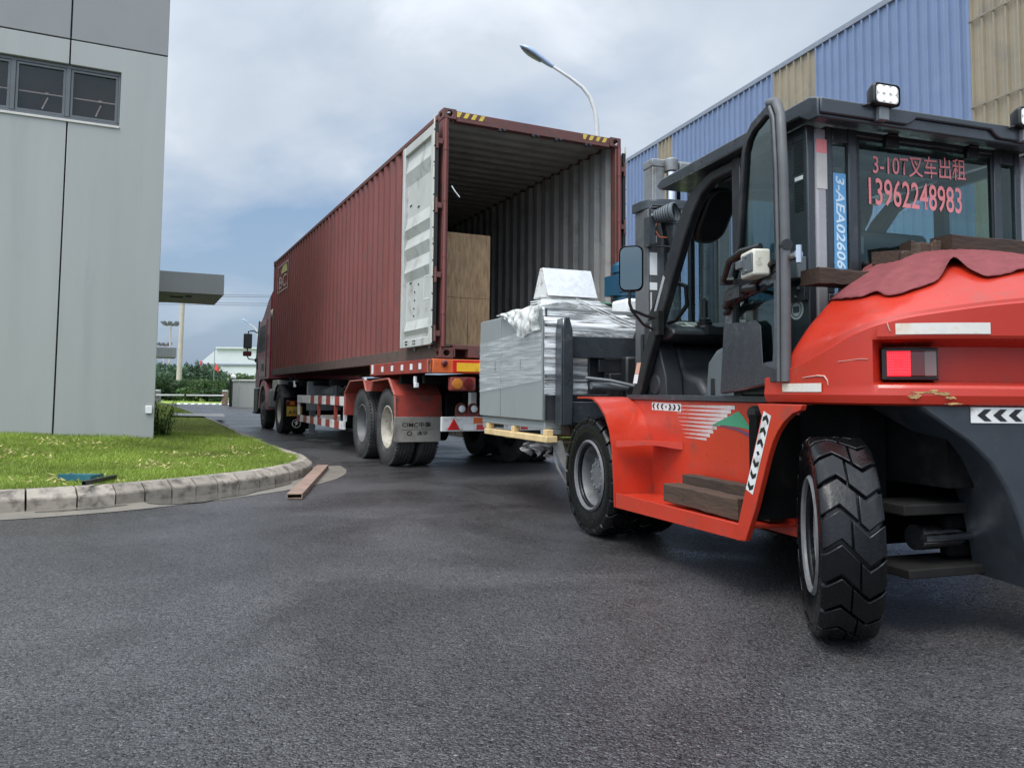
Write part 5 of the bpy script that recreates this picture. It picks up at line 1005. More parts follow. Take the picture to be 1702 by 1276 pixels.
# front fenders: rolled sheet, body side, step well
fen = [(.19, .972), (.05, .975), (-.073, .971), (-.177, .932), (-.282, .856), (-.348, .757), (-.385, .65), (-.402, .55), (-.418, .40), (-.426, .258)]
for f in (lambda v: v, mx_):
    m = MB(); P = [[(f(x), a, z) for x in (-.004, .285)] for a, z in fen]; m.grid(P)
    P2 = [[(f(x), a + .012, z - .012 if a > -.3 else z) for x in (-.004, .285)] for a, z in fen]; m.grid(P2)
    for P_ in (0, 1): m.grid([[P[i][P_], P2[i][P_]] for i in range(len(fen))])
    m.quad(P[0][0], P[0][1], P2[0][1], P2[0][0]); m.quad(P[-1][0], P[-1][1], P2[-1][1], P2[-1][0]); obj('fender', m, MT['redpanel'], fk, smooth=50)
    def B(m, a, b, *r): m.box(*sorted((f(a), f(b))), *r)
    m = MB(); m.solid([(-.42, .30), (-1.90, .30), (-2.02, .86), (-1.99, .955), (-.02, .955), (-.16, .93), (-.26, .85), (-.33, .75), (-.38, .6)], lambda p, h: (f(.284 + h), p[0], p[1]), .02); bp_ = obj('body_panel', m, MT['redpanel'], fk, bevel=.004)
    m = MB(); prof = [(-.42, .352), (-1.84, .372)]
    m.solid([(-.432, .334), (-1.86, .352), (-1.86, .360), (-.432, .342)], lambda p, h: (f(.012 + h), p[0], p[1]), .27); m.solid([(-.432, .255), (-1.835, .288), (-1.82, .366), (-.432, .352)], lambda p, h: (f(.0 + h), p[0], p[1]), .011); obj('step', m, MT['redpanel'], fk, bevel=.003)
    m = MB(); q0, q1 = Vector((f(.004), -.435, .69)), Vector((f(.282), -.80, .70)); m.add([q0, q1, (f(.282), -.435, .69), q0 - Vector((0, 0, .012)), q1 - Vector((0, 0, .012)), (f(.282), -.435, .678)], [(0, 1, 2), (5, 4, 3), (0, 2, 5, 3)])
    P = []
    for k in range(13):
        t = k / 12; d = .030 + .010 * math.cos(t * 6.0) + .008 * t; p_ = q0.lerp(q1, t); P.append([p_, p_ + Vector((0, 0, -d)), p_ + Vector((0, .012, -d)), p_ + Vector((0, .012, -.012))])
    m.grid(P); obj('upper_step', m, MT['redpanel'], fk)
    m = MB(); m.solid([(-1.955, .955), (-1.985, .90), (-1.792, .374), (-1.775, .285), (-1.849, .295), (-1.93, .46), (-1.995, .622), (-2.03, .71), (-2.065, .78), (-2.10, .83), (-2.145, .875), (-2.206, .915), (-2.26, .93), (-2.27, .955)], lambda p, h: (f(-.004 + h), p[0], p[1]), .03)
    obj('side_frame', m, MT['redpanel'], fk, bevel=.003)
    m = MB(); B(m, .03, .30, -1.90, -1.84, .40, .90); B(m, .28, .42, -2.3, -1.9, .45, .95); obj('wheel_well', m, MT['chassis'], fk)
    m = MB(); B(m, .27, .345, -1.92, -.055, .957, .992); obj('cab_sill', m, MT['slate'], fk, bevel=.004)
def chevrons(name, place, w, h, n, two=True, mats=None):
    """arrow strip: two facing sets of arrow heads with a diamond between, or one set"""
    m = MB(); m.mat(0); m.add([place(0, 0, .0005), place(w, 0, .0005), place(w, h, .0005), place(0, h, .0005)], [(0, 1, 2, 3)]) if w < .45 else None
    m.mat(1); pad = h * .12; cw = h * .42; d = h * .32; tot = n * (cw + h * .18)
    def ch(x, s):
        m.add([place(x, h / 2, .0015), place(x + s * d, h - pad, .0015), place(x + s * (d + cw), h - pad, .0015), place(x + s * cw, h / 2, .0015), place(x + s * (d + cw), pad, .0015), place(x + s * d, pad, .0015)], [(0, 1, 2, 3), (0, 3, 4, 5)])
    half = (w - 2 * pad - h * .5) / 2 if two else w - 2 * pad; st_ = half / n
    for k in range(n):
        ch(pad + st_ * k, 1)
        if two: ch(w - pad - st_ * k, -1)
    if two: c = w / 2; m.add([place(c - h * .2, h / 2, .0015), place(c, h * .75, .0015), place(c + h * .2, h / 2, .0015), place(c, h * .25, .0015)], [(0, 1, 2, 3)])
    return obj(name, m, [MT['whitedirty'], MT['blackfilm']], fk)
chevrons('arrow_decal', lambda u, v, h: (.2835 - h, -.405 - u, .892 + v - .012 * u), .375, .05, 3)
d1 = Vector((0, .148, -.384)).normalized(); d2 = Vector((0, -.384, -.148)).normalized()
chevrons('arrow_decal', lambda u, v, h: tuple(Vector((-.0045 - h, -2.004, .922)) + d1 * u + d2 * v), .405, .058, 3)
# side graphics: rows of fading dots, green wedge and purple swoosh
m = MB(); ax0 = -.70
for r_ in range(9):
    z = .925 - r_ * .024; L_ = .66 - .052 * r_; s0 = ax0 - .016 * r_; nd = int(L_ / .011)
    for k in range(nd):
        t = k / max(1, nd); a = s0 - L_ * t; sz = .0022 + .0024 * t; hz = .002 + .0095 * t * (1 if r_ < 8 else .6)
        m.quad((.2825, a - sz * .9, z - hz), (.2825, a + sz * .9, z - hz), (.2825, a + sz * .9, z + hz), (.2825, a - sz * .9, z + hz))
obj('dot_decal', m, MT['whitedirty'], fk)
m = MB(); m.add([(.282, a, z) for a, z in ((-1.12, .818), (-1.25, .86), (-1.39, .907), (-1.43, .88), (-1.47, .845), (-1.505, .806), (-1.38, .818), (-1.25, .822))], [tuple(range(8))]); obj('green_decal', m, MT['green'], fk)
m = MB(); m.add([(.2815, a, z) for a, z in ((-1.12, .816), (-1.25, .819), (-1.38, .812), (-1.50, .785), (-1.485, .772), (-1.36, .800), (-1.25, .812))], [tuple(range(7))]); obj('swoosh_decal', m, MT['navy'], fk)
# ---------------- counterweight
PATH = [(.08, -1.90, 1.08), (.06, -2.15, 1.13), (.07, -2.35, 1.20), (.11, -2.50, 1.265), (.19, -2.60, 1.295), (.33, -2.70, 1.32), (.52, -2.79, 1.35), (.78, -2.86, 1.375), (1.065, -2.885, 1.38)]
PP = np.array(PATH + [(2.13 - l, a, z) for l, a, z in PATH[-2::-1]])
def chaikin(P):
    Q = [P[0]]
    for a, b in zip(P[:-1], P[1:]): Q += [a * .75 + b * .25, a * .25 + b * .75]
    return np.array(Q + [P[-1]])
PP = chaikin(chaikin(PP)); PS = np.r_[0, np.cumsum(np.linalg.norm(np.diff(PP[:, :2], axis=0), axis=1))]; PL = PS[-1]
def pth(s): return np.array([np.interp(s, PS, PP[:, i]) for i in range(3)])
def pnorm(s):
    a, b = pth(max(0, s - .02)), pth(min(PL, s + .02)); t = (b - a)[:2]; t /= np.linalg.norm(t); n = np.array([-t[1], t[0]]); return -n if n @ (pth(s)[:2] - np.array([1.065, -2.0])) < 0 else n
def cwp(s, off, z):
    p = pth(s); n = pnorm(s); return (p[0] + n[0] * off, p[1] + n[1] * off, z)
HC = np.array([1.065, -2.05, 1.715])
PP[:, 2] += .02 * np.clip((np.minimum(PS, PL - PS) - .4) / .4, 0, 1)
def hood(s, t, up=0.0):
    p = pth(s); ss = min(s, PL - s); e = .45 + .38 * min(1, ss / .7); xy = p[:2] + (HC[:2] - p[:2]) * t; w = smooth((ss - .06) / .2); w = w + (1 - w) * smooth((t - .16) / .4)
    return (xy[0], xy[1], p[2] + (HC[2] - p[2]) * math.sin(math.pi / 2 * t) ** e * w + up)
SR = .648
ss_ = sorted(set(list(np.linspace(0, PL, 90)) + [SR - .012, SR, SR + .014, SR + .022, PL - SR + .012, PL - SR, PL - SR - .014, PL - SR - .022])); P = []
for s in ss_:
    zc = pth(s)[2]; q = smooth((min(s, PL - s) - SR) / .022); d = -.15 * q; lo = 1.048 - .004 * min(1, max(0, min(s, PL - s) - SR)); hi = 1.232
    rows = [cwp(s, -.10, .966), cwp(s, -.022, .958), cwp(s, -.006, .966), cwp(s, 0, .985), cwp(s, .004, 1.0), cwp(s, 0, lo - .018), cwp(s, -.008 * q, lo - .006), cwp(s, d * .55, lo + .004), cwp(s, d, lo + .016), cwp(s, d, 1.13), cwp(s, d, hi - .03), cwp(s, d * .6, hi - .014), cwp(s, -.006 * q, hi - .004), cwp(s, .0, hi + .008)]
    if zc < 1.30:
        # left and right flanks: the crease runs below the recess top
        k = [min(zc - .012, r_[2]) if i > 8 else r_[2] for i, r_ in enumerate(rows)]
        rows = [(r_[0], r_[1], min(r_[2], zc - .012 - .0015 * (13 - i))) for i, r_ in enumerate(rows)]
    rows += [cwp(s, .0, zc - .008), cwp(s, -.007, zc)]
    rows += [hood(s, t) for t in (.012, .03, .05, .08, .12, .17, .23, .3, .4, .5, .62, .75, .88, 1.0)]
    P.append(rows)
m = MB(); m.grid(P); cw = obj('counterweight', m, MT['redpaint'], fk, smooth=22)
# scraped paint and stickers
def strip_on(name, s0, s1, z0, z1, mat, lift=.003, n=10, parent=None, th=None):
    m = MB(); m.grid([[cwp(s0 + (s1 - s0) * k / n, lift, z0), cwp(s0 + (s1 - s0) * k / n, lift, z1)] for k in range(n + 1)]); return obj(name, m, mat, parent or fk)
strip_on('reflective_strip', .735, 1.085, 1.246, 1.291, MT['reflector'], .004)
strip_on('reflective_strip', .155, .415, 1.012, 1.05, MT['reflector'], .006)
def scrape(s, z, w, h, seed):
    rr = random.Random(seed); m = MB(); v = [cwp(s + w * (1 + rr.uniform(-.4, .4)) * math.cos(k * .35), .0065, z + h * (1 + rr.uniform(-.5, .5)) * math.sin(k * .35)) for k in range(18)]; c = len(v); v.append(cwp(s, .0065, z)); m.add(v, [(k, (k + 1) % c, c) for k in range(c)]); return m
RUST = M('bare_scrape', (.42, .26, .10), .8, var=.3, scale=30, dirt=(.10, .05, .03), damt=.5, dscale=40)
for a in ((.80, .996, .022, .011, 1), (.835, 1.012, .05, .004, 2), (.90, 1.008, .03, .006, 3), (.93, .992, .018, .006, 4), (.865, 1.02, .016, .005, 5), (.94, .968, .03, .004, 6)): obj('paint_scrape', scrape(*a), RUST, cw)
SCR = M('pale_scratch', (.55, .33, .27), .7)
for pts_, r_ in (([(.30, .003, 1.075), (.39, .003, 1.083), (.43, .003, 1.08), (.445, .003, 1.062), (.45, .003, 1.04)], [.0015, .003, .004, .003, .0012]), ([(.705, .004, 1.295), (.71, .005, 1.275), (.715, .004, 1.26)], .0025), ([(.5, .003, 1.14), (.6, .003, 1.15), (.63, .003, 1.148)], .0012)):
    m = MB(); m.tube([cwp(*q) for q in pts_], r_, 5); obj('paint_scratch', m, SCR, cw)
# tail lamps in the recess
for flip in (False, True):
    fs = (lambda s: PL - s) if flip else (lambda s: s)
    def chord(m, sa, sb, o0, o1, z0, z1, n=6):
        P = []
        for k in range(n + 1):
            s = fs(sa + (sb - sa) * k / n); P.append([cwp(s, o0, z0), cwp(s, o1, z0), cwp(s, o1, z1), cwp(s, o0, z1), cwp(s, o0, z0)])
        m.grid(P); m.add(P[0][:4], [(0, 1, 2, 3)]); m.add(P[-1][:4], [(3, 2, 1, 0)])
    m = MB(); chord(m, SR + .026, SR + .262, -.145, -.075, 1.062, 1.196); tl = obj('tail_lamp', m, MT['blackfilm'], fk, bevel=.006)
    m = MB(); chord(m, SR + .050, SR + .148, -.0745, -.059, 1.078, 1.182); obj('stop_lens', m, MT['lampred'] if not flip else MT['redrefl'], tl, bevel=.006)
    if not flip:
        m = MB()
        for i in range(10):
            for j in range(9):
                if 2 < i < 7 and 2 < j < 6: continue
                p = cwp(fs(SR + .056 + .0094 * i), -.0585, 1.084 + .0115 * j); m.lathe([(.0026, 0), (.0018, .0012), (.0003, .0016)], p, (pnorm(.7)[0], pnorm(.7)[1], 0), 6)
        obj('lamp_dots', m, M('bright_led', (.8, .04, .05), .3, emit=(1.0, .05, .09), estr=.7), tl)
    m = MB(); chord(m, SR + .1485, SR + .205, -.0745, -.061, 1.078, 1.182); obj('indicator_lens', m, MT['darkred'], tl, bevel=.004)
    m = MB(); chord(m, SR + .2055, SR + .252, -.0745, -.063, 1.078, 1.182); obj('reversing_lens', m, M('smoky_lens', (.16, .10, .09), .12, coat=.8, var=.1), tl, bevel=.004)
# dark lower weight between the wheel arches
zr = [(.957, .0), (.93, .035), (.88, .10), (.82, .185), (.74, .265), (.64, .325), (.52, .375), (.40, .41), (.30, .43), (.235, .44)]; P = []
for z, ds in zr:
    s0 = .815 + ds; row = [cwp(s0 + (PL - 2 * s0) * k / 24, -.022 - .02 * (z < .3), z) for k in range(25)]
    l0 = row[0]; back = (l0[0] + .05, -2.30 - .18 * min(1, ds / .2), z); row = [back] + row + [(2.13 - back[0], back[1], z)]; P.append(row + [row[0]])
m = MB(); m.grid(P); m.add(P[0][:-1], [tuple(range(len(P[0]) - 1))]); m.add(P[-1][:-1], [tuple(range(len(P[0]) - 1))[::-1]]); obj('lower_weight', m, M('scuffed_slate', (.026, .031, .037), .5, var=.15, scale=5, dirt=(.06, .06, .056), damt=.2, dscale=6), fk, bevel=.012, smooth=40)
def lowstrip(u, v, h): return cwp(1.01 + u, -.0185 + h, .893 + v)
m = MB(); m.mat(0); m.grid([[lowstrip(.38 * k / 10, 0, .0), lowstrip(.38 * k / 10, .062, .0)] for k in range(11)]); m.mat(1); hh_ = .062
for k in range(5):
    x = .025 + .062 * k; m.add([lowstrip(x, hh_ / 2, .0015), lowstrip(x + .028, hh_ * .88, .0015), lowstrip(x + .056, hh_ * .88, .0015), lowstrip(x + .03, hh_ / 2, .0015), lowstrip(x + .056, hh_ * .12, .0015), lowstrip(x + .028, hh_ * .12, .0015)], [(0, 1, 2, 3), (0, 3, 4, 5)])
obj('arrow_decal', m, [MT['whitedirty'], MT['blackfilm']], fk)
# ---------------- cab
cabm = MT['black']
roof = [(-2.12, 2.318), (-2.12, 2.415), (-2.06, 2.437), (-.62, 2.405), (-.56, 2.37), (-.60, 2.34), (-1.98, 2.36), (-2.05, 2.318)]
m = MB(); m.prism(roof, 'x', .235, mx_(.235)); rf = obj('roof', m, MT['slate'], fk, bevel=.008)
m = MB(); m.prism([(.24, 2.335), (.76, 2.335), (.79, 2.35), (.82, 2.375), (1.31, 2.375), (1.34, 2.35), (1.37, 2.335), (1.89, 2.335), (1.89, 2.41), (.24, 2.41)], 'y', -2.136, -2.1215); obj('roof_lip', m, MT['slate'], fk, bevel=.01)
for f in (lambda v: v, mx_):
    PLC = lambda p, h: (f(.298 + h), p[0], p[1])
    m = MB(); m.solid([(-.05, .955), (-.20, 1.20), (-.535, 1.80), (-.70, 2.08), (-.80, 2.20), (-.93, 2.29), (-1.10, 2.335), (-1.95, 2.345), (-1.95, 2.29), (-1.12, 2.275), (-1.0, 2.225), (-.90, 2.13), (-.80, 1.99), (-.655, 1.76), (-.31, 1.20), (-.185, .955)], PLC, .06); ap = obj('front_pillar', m, cabm, fk, bevel=.01)
    m = MB(); m.solid([(-.345, 1.44), (-.535, 1.785), (-.56, 1.765), (-.365, 1.42)], lambda p, h: (f(.2975 - h), p[0], p[1]), .001); obj('reflective_strip', m, MT['greyplastic'] if f(1) != 1 else M('pale_strip', (.36, .38, .38), .4), ap)
    m = MB(); m.solid([(-1.32, .957), (-1.32, 2.345), (-1.40, 2.345), (-1.40, .957)], PLC, .05); obj('middle_pillar', m, cabm, fk, bevel=.006)
    m = MB(); m.solid([(-1.76, .993), (-1.76, 2.34), (-1.962, 2.34), (-1.962, .993)], PLC, .045); m.box(*sorted((f(.30), f(.34))), -1.76, -1.40, .993, 1.5); vp = obj('rear_pillar', m, MT['slate'], fk, bevel=.008)
    m = MB()
    for k in range(11): m.box(*sorted((f(.296), f(.2975))), -1.935, -1.865, 2.265 - .0155 * k - (.032 if k > 5 else 0) * 0, 2.273 - .0155 * k)
    for k in range(10): m.box(*sorted((f(.296), f(.2975))), -1.935, -1.865, 2.055 - .0155 * k, 2.063 - .0155 * k)
    obj('vent_slots', m, MT['blackfilm'], vp)
    m = MB(); m.box(*sorted((f(.2955), f(.2975))), -1.93, -1.87, 2.072, 2.092); obj('sticker', m, MT['white'], vp)
    # quarter glass of the side behind the door
    m = MB(); x = f(.315); m.quad((x, -1.76, 1.5), (x, -1.40, 1.5), (x, -1.40, 2.34), (x, -1.76, 2.34)); obj('quarter_glass', m, MT['doorglass'], fk)
m = MB(); m.solid([(0.052 * math.cos(k * .3), 0.052 * math.sin(k * .3)) for k in range(21)], lambda p, h: (.2975 - h, -1.868 + p[0], 1.425 + p[1]), .0015); stk = obj('round_sticker', m, MT['whitedirty'], fk)
m = MB(); m.ring([(.04 * math.cos(k * .3142), .04 * math.sin(k * .3142)) for k in range(20)], [(.035 * math.cos(k * .3142), .035 * math.sin(k * .3142)) for k in range(20)], lambda p, h: (.2955 - h, -1.868 + p[0], 1.425 + p[1]), .001); m.box(.2945, .2955, -1.89, -1.845, 1.408, 1.44); obj('sticker_print', m, MT['frame'], stk)
m = MB(); m.add([(.296, -1.79, 1.11), (.296, -1.93, 1.13), (.296, -1.93, 1.24)], [(0, 1, 2)]); obj('green_decal', m, MT['green'], fk); m = MB(); m.add([(.2958, -1.938, 1.13), (.2958, -1.952, 1.13), (.2958, -1.952, 1.20), (.2958, -1.938, 1.20)], [(0, 1, 2, 3)]); obj('white_decal', m, MT['whitedirty'], fk)
# rear wall of the cab
RA = -1.95
m = MB(); m.prism([(.345, 1.0), (.41, 1.0), (.41, 2.33), (.345, 2.33)], 'y', RA - .02, RA + .03); cp = obj('corner_pillar', m, MT['pillar'], fk, bevel=.012)
m = MB(); m.box(mx_(.41), mx_(.345), RA - .02, RA + .03, 1.0, 2.33); obj('corner_pillar', m, MT['pillar'], fk, bevel=.012)
m = MB(); m.box(.346, .409, RA - .0225, RA - .0205, 2.02, 2.20); m.mat(1); m.box(.346, .409, RA - .0225, RA - .0205, 2.2005, 2.27); obj('pillar_bands', m, [MT['sill'], MT['pinkfilm']], cp)  # pale band with a pink band above it, near the pillar top
m = MB()
for x0, x1 in ((.411, .452), (.548, .604), (1.526, 1.582), (1.678, 1.719)): m.box(x0, x1, RA - .015, RA + .03, 1.5, 2.345)
m.box(.452, .548, RA - .012, RA + .03, 2.27, 2.345); m.box(1.582, 1.678, RA - .012, RA + .03, 2.27, 2.345); m.box(.604, 1.526, RA - .012, RA + .03, 2.315, 2.345); m.box(.411, 1.719, RA - .02, RA + .04, .96, 1.499)
obj('rear_frame', m, MT['slate'], fk, bevel=.006)
m = MB(); m.quad((.606, RA, 1.501), (1.524, RA, 1.501), (1.524, RA, 2.313), (.606, RA, 2.313)); rg = obj('rear_window', m, MT['cabglass'], fk)
for x0 in (.454, 1.584): m = MB(); m.quad((x0, RA, 1.501), (x0 + .092, RA, 1.501), (x0 + .092, RA, 2.268), (x0, RA, 2.268)); obj('side_window', m, MT['cabglass'], fk)
m = MB(); m.ring([(.606, 1.501), (1.524, 1.501), (1.524, 2.313), (.606, 2.313)], [(.622, 1.517), (1.508, 1.517), (1.508, 2.297), (.622, 2.297)], lambda p, h: (p[0], RA - .003 - h, p[1]), .006); obj('window_seal', m, MT['black'], rg)
for x0 in (.775, 1.32):
    m = MB(); m.box(x0, x0 + .085, RA - .035, RA - .004, 2.272, 2.34); m.box(x0 + .01, x0 + .075, RA - .04, RA - .03, 2.33, 2.352); obj('window_hinge', m, MT['blackfilm'], rg, bevel=.008)
m = MB()
for z in (1.62, 1.66): m.lathe([(.018, 0), (.015, -.014), (.001, -.016)], (.655, RA - .004, z), (0, 1, 0), 14)
obj('window_knob', m, MT['blackfilm'], rg, smooth=40)
lettering('window_letters', '3-10T叉车出租', (.712, RA - .0035, 2.128), (1, 0, .045), (0, 0, 1), .625, .118, MT['pinkfilm'], rg, bold=.004)
lettering('window_letters', '13962248983', (.683, RA - .0035, 1.972), (1, 0, .0), (0, 0, 1), .62, .142, MT['pinkfilm'], rg, bold=.010)
m = MB(); m.quad((.462, RA - .0025, 1.60), (.540, RA - .0025, 1.60), (.540, RA - .0025, 2.115), (.462, RA - .0025, 2.115)); idp = obj('blue_strip', m, MT['bluefilm'], fk)
lettering('strip_letters', '3-AEA02606', (.475, RA - .0045, 2.10), (0, 0, -1), (1, 0, 0), .47, .055, MT['paleblue'], idp, bold=.022, shear=.2)
# windscreen
wp = lambda u, v, h=0: (u, -.16 - .74 * v + h, 1.43 + .90 * v)
def rr_(x0, x1, y0, y1, r_, n=6):
    o = []
    for cx_, cy_, a0 in ((x1 - r_, y1 - r_, 0), (x0 + r_, y1 - r_, 90), (x0 + r_, y0 + r_, 180), (x1 - r_, y0 + r_, 270)):
        for k in range(n): a = R(a0 + 90 * k / (n - 1)); o.append((cx_ + r_ * math.cos(a), cy_ + r_ * math.sin(a)))
    return o
m = MB(); inn = rr_(.45, 1.68, .03, .93, .13); out = []
for x, y in inn: out.append((.36 if x < CX else 1.77, -.02 if y < .5 else 1.0) if False else (.36 + (x - .45) / 1.23 * 1.41, -.03 + (y - .03) / .9 * 1.05))
m.ring(out, inn, lambda p, h: wp(p[0], p[1], h), .04); obj('windscreen_frame', m, cabm, fk, bevel=.006)
m = MB(); m.quad(wp(.40, .0, .02), wp(1.73, .0, .02), wp(1.73, .97, .02), wp(.40, .97, .02)); obj('windscreen', m, MT['wetglass'], fk)
m = MB(); m.box(.36, 1.77, -.14, -.10, .96, 1.42); obj('front_wall', m, cabm, fk)
m = MB(); m.box(1.80, 1.82, -1.9, -.3, 1.45, 1.5); m.solid([(-.28, .955), (-1.32, .955), (-1.32, 1.45), (-.45, 1.45)], lambda p, h: (1.80 + h, p[0], p[1]), .02); obj('right_door', m, cabm, fk); m = MB(); m.quad((1.81, -.45, 1.5), (1.81, -1.32, 1.5), (1.81, -1.32, 2.28), (1.81, -.92, 2.2)); obj('right_glass', m, MT['wetglass'], fk)
m = MB(); m.box(.34, 1.79, -1.94, -.14, .93, .956); obj('cab_floor', m, MT['chassis'], fk)
m = MB(); m.box(.50, 1.62, -1.7, -.9, 2.325, 2.339); [m.box(.45, 1.68, a, a + .03, 2.29, 2.326) for a in (-.95, -1.25, -1.55)]; obj('roof_lining', m, MT['greyplastic'], fk)
# visor / fan unit hanging inside the windscreen
m = MB(); m.solid(rr_(.40, .63, .62, .95, .09), lambda p, h: wp(p[0], p[1], -.03 - h), .08); obj('sun_visor', m, MT['blackfilm'], fk, bevel=.03, segs=3)
m = MB(); m.tube([(.38, -.48, 1.76), (.46, -.55, 1.72), (.50, -.50, 1.60), (.46, -.42, 1.50), (.38, -.32, 1.47)], .016, 8); obj('grab_rail', m, MT['blackfilm'], fk, smooth=50)
# dashboard, cowl, levers, seat
m = MB(); m.prism([(-.14, 1.425), (-.14, 1.51), (-.24, 1.515), (-.54, 1.43), (-.56, 1.395), (-.50, 1.37), (-.30, 1.35), (-.14, 1.33)], 'x', .362, 1.76); db = obj('dashboard', m, MT['plastic'], fk, bevel=.014, segs=3)
sl = Vector((0, -.30, -.085)).normalized(); dn = Vector((0, -.085, .30)).normalized() * .002; o0 = Vector((.50, -.30, 1.498)) + dn
m = MB(); m.add([o0, o0 + Vector((.20, 0, 0)), o0 + Vector((.20, 0, 0)) + sl * .15, o0 + sl * .15], [(0, 1, 2, 3)]); pl = obj('dash_plate', m, MT['cream'], db); m = MB()
for i in range(4):
    for j in range(2):
        p = o0 + Vector((.10 + .024 * i, 0, 0)) + sl * (.03 + .055 * j) + dn * .5; m.add([p, p + Vector((.017, 0, 0)), p + Vector((.017, 0, 0)) + sl * .04, p + sl * .04], [(0, 1, 2, 3)])
p = o0 + Vector((.01, 0, 0)) + sl * .03 + dn * .5; m.add([p, p + Vector((.07, 0, 0)), p + Vector((.05, 0, 0)) + sl * .08, p + sl * .05], [(0, 1, 2, 3)]); obj('plate_print', m, MT['blackfilm'], pl)
m = MB(); m.prism([(-.14, .958), (-.14, 1.33), (-.30, 1.345), (-.36, 1.30), (-.40, 1.18), (-.50, 1.13), (-.62, 1.10), (-.70, 1.02), (-.72, .958)], 'x', .50, 1.1); obj('floor_cowl', m, MT['plastic'], fk, bevel=.04, segs=4)
m = MB(); m.prism([(-.14, .958), (-.14, 1.35), (-.30, 1.36), (-.36, 1.30), (-.44, 1.12), (-.46, .958)], 'x', .365, .495); m.lathe([(.075, .0), (.07, -.008), (.001, -.008)], (.364, -.30, 1.06), (1, 0, 0), 24); obj('side_cowl', m, MT['plastic'], fk, bevel=.02, segs=3)
m = MB(); m.lathe([(.07, 0), (.068, .02), (.05, .025), (.055, .045), (.04, .05), (.044, .065), (.028, .075)], (.66, -.46, 1.445), (0, 0, 1), 18); m.box(.60, .76, -.60, -.44, 1.40, 1.45); lv = obj('lever_boot', m, MT['blackfilm'], fk, smooth=40); m = MB(); m.tube([(.66, -.46, 1.51), (.66, -.46, 1.64)], .024, 12); m.tube([(.66, -.46, 1.64), (.66, -.46, 1.655)], .009, 8); obj('lever', m, MT['blackfilm'], lv, smooth=40)
m = MB(); m.box(.82, 1.02, -.62, -.42, 1.40, 1.50); m.box(.86, .98, -.60, -.46, 1.50, 1.56); obj('instrument_pod', m, MT['blackfilm'], fk, bevel=.03, segs=3)
m = MB(); m.lathe([(.19, -.014), (.204, 0), (.19, .014), (.176, 0)], (1.065, -.66, 1.62), (0, -.55, .83), 32, True); m.tube([(1.065, -.66, 1.62), (1.065, -.45, 1.3)], .03, 10); m.obox((1.065, -.66, 1.62), (1, 0, 0), (0, .83, .55), (0, -.55, .83), .18, .016, .01); obj('steering_wheel', m, MT['blackfilm'], fk, smooth=40)
m = MB(); m.prism([(-.82, .958), (-.86, 1.20), (-.95, 1.27), (-1.3, 1.36), (-1.5, 1.36), (-1.5, .958)], 'x', .42, .60); ec = obj('engine_cover', m, MT['greyplastic'], fk, bevel=.03, segs=3); m = MB(); m.box(.4165, .4195, -.95, -.905, .995, 1.095); obj('cover_slot', m, MT['blackfilm'], ec, bevel=.004)
m = MB(); m.box(.61, 1.55, -1.9, -.95, .958, 1.22); obj('engine_hood', m, MT['plastic'], fk, bevel=.02)
m = MB(); m.box(.80, 1.33, -1.55, -1.05, 1.222, 1.36); m.prism([(-1.48, 1.362), (-1.60, 1.362), (-1.74, 1.85), (-1.70, 1.92), (-1.64, 1.88)], 'x', .81, 1.32); obj('seat', m, MT['blackfilm'], fk, bevel=.04, segs=3)
m = MB(); m.lathe([(.16, -.012), (.19, 0), (.16, .02), (.03, .03), (.001, .03)], (.78, -1.62, 1.95), (0, 1, 0), 24); m.tube([(.78, -1.66, 1.95), (.85, -1.9, 2.28)], .012, 6); obj('cab_fan', m, MT['blackfilm'], fk, smooth=40)
m = MB(); m.box(.64, .70, -1.90, -1.86, 1.72, 1.82); obj('interior_box', m, MT['greyplastic'], fk, bevel=.01)
# ---------------- the open door, folded back along the cab
DN = (-.967, .255); DD = (-.2552, -.9669)
def dp(p, h): return (.29 + DD[0] * p[0] + DN[0] * h, -1.30 + DD[1] * p[0] + DN[1] * h, p[1])
up_o = [(.055, 1.58), (.09, 1.64), (.207, 1.80), (.312, 2.30), (.36, 2.365), (.45, 2.405), (.664, 2.424), (.735, 2.40), (.78, 2.34), (.805, 2.06), (.815, 1.70), (.812, 1.58)]
up_i = [(.13, 1.625), (.16, 1.67), (.262, 1.81), (.358, 2.275), (.40, 2.325), (.47, 2.355), (.64, 2.375), (.68, 2.36), (.70, 2.31), (.722, 2.05), (.728, 1.70), (.728, 1.625)]
m = MB(); m.ring(up_o, up_i, dp, .035); dr = obj('door', m, cabm, fk, bevel=.006)
m = MB(); m.ring([(-.05, 1.0), (.0, 1.30), (.055, 1.579), (.812, 1.579), (.81, 1.3), (.80, 1.062), (.40, 1.03)], [(.105, 1.145), (.12, 1.30), (.15, 1.50), (.715, 1.53), (.71, 1.3), (.69, 1.16), (.40, 1.15)], dp, .035); obj('lower_frame', m, M('door_panel_paint', (.05, .055, .06), .3, coat=.4, var=.15, dirt=(.11, .11, .105), damt=.15), dr, bevel=.006)
m = MB(); m.add([dp(p, .016) for p in up_i], [tuple(range(len(up_i)))]); obj('upper_glass', m, MT['doorglass'], dr)
m = MB(); m.add([dp(p, .012) for p in [(.105, 1.145), (.12, 1.30), (.15, 1.50), (.715, 1.53), (.71, 1.3), (.69, 1.16), (.40, 1.15)]], [tuple(range(7))]); obj('lower_glass', m, MT['doorglass'], dr)
m = MB(); m.solid([(-.045, 1.005), (.025, 1.395), (.50, 1.372), (.565, 1.34), (.585, 1.15), (.80, 1.11), (.80, 1.066), (.40, 1.034)], lambda p, h: dp(p, .036 + h), .006); obj('door_lining', m, M('wet_grey_lining', (.035, .038, .043), .3, var=.2, scale=6, rvar=.1), dr, bevel=.002)
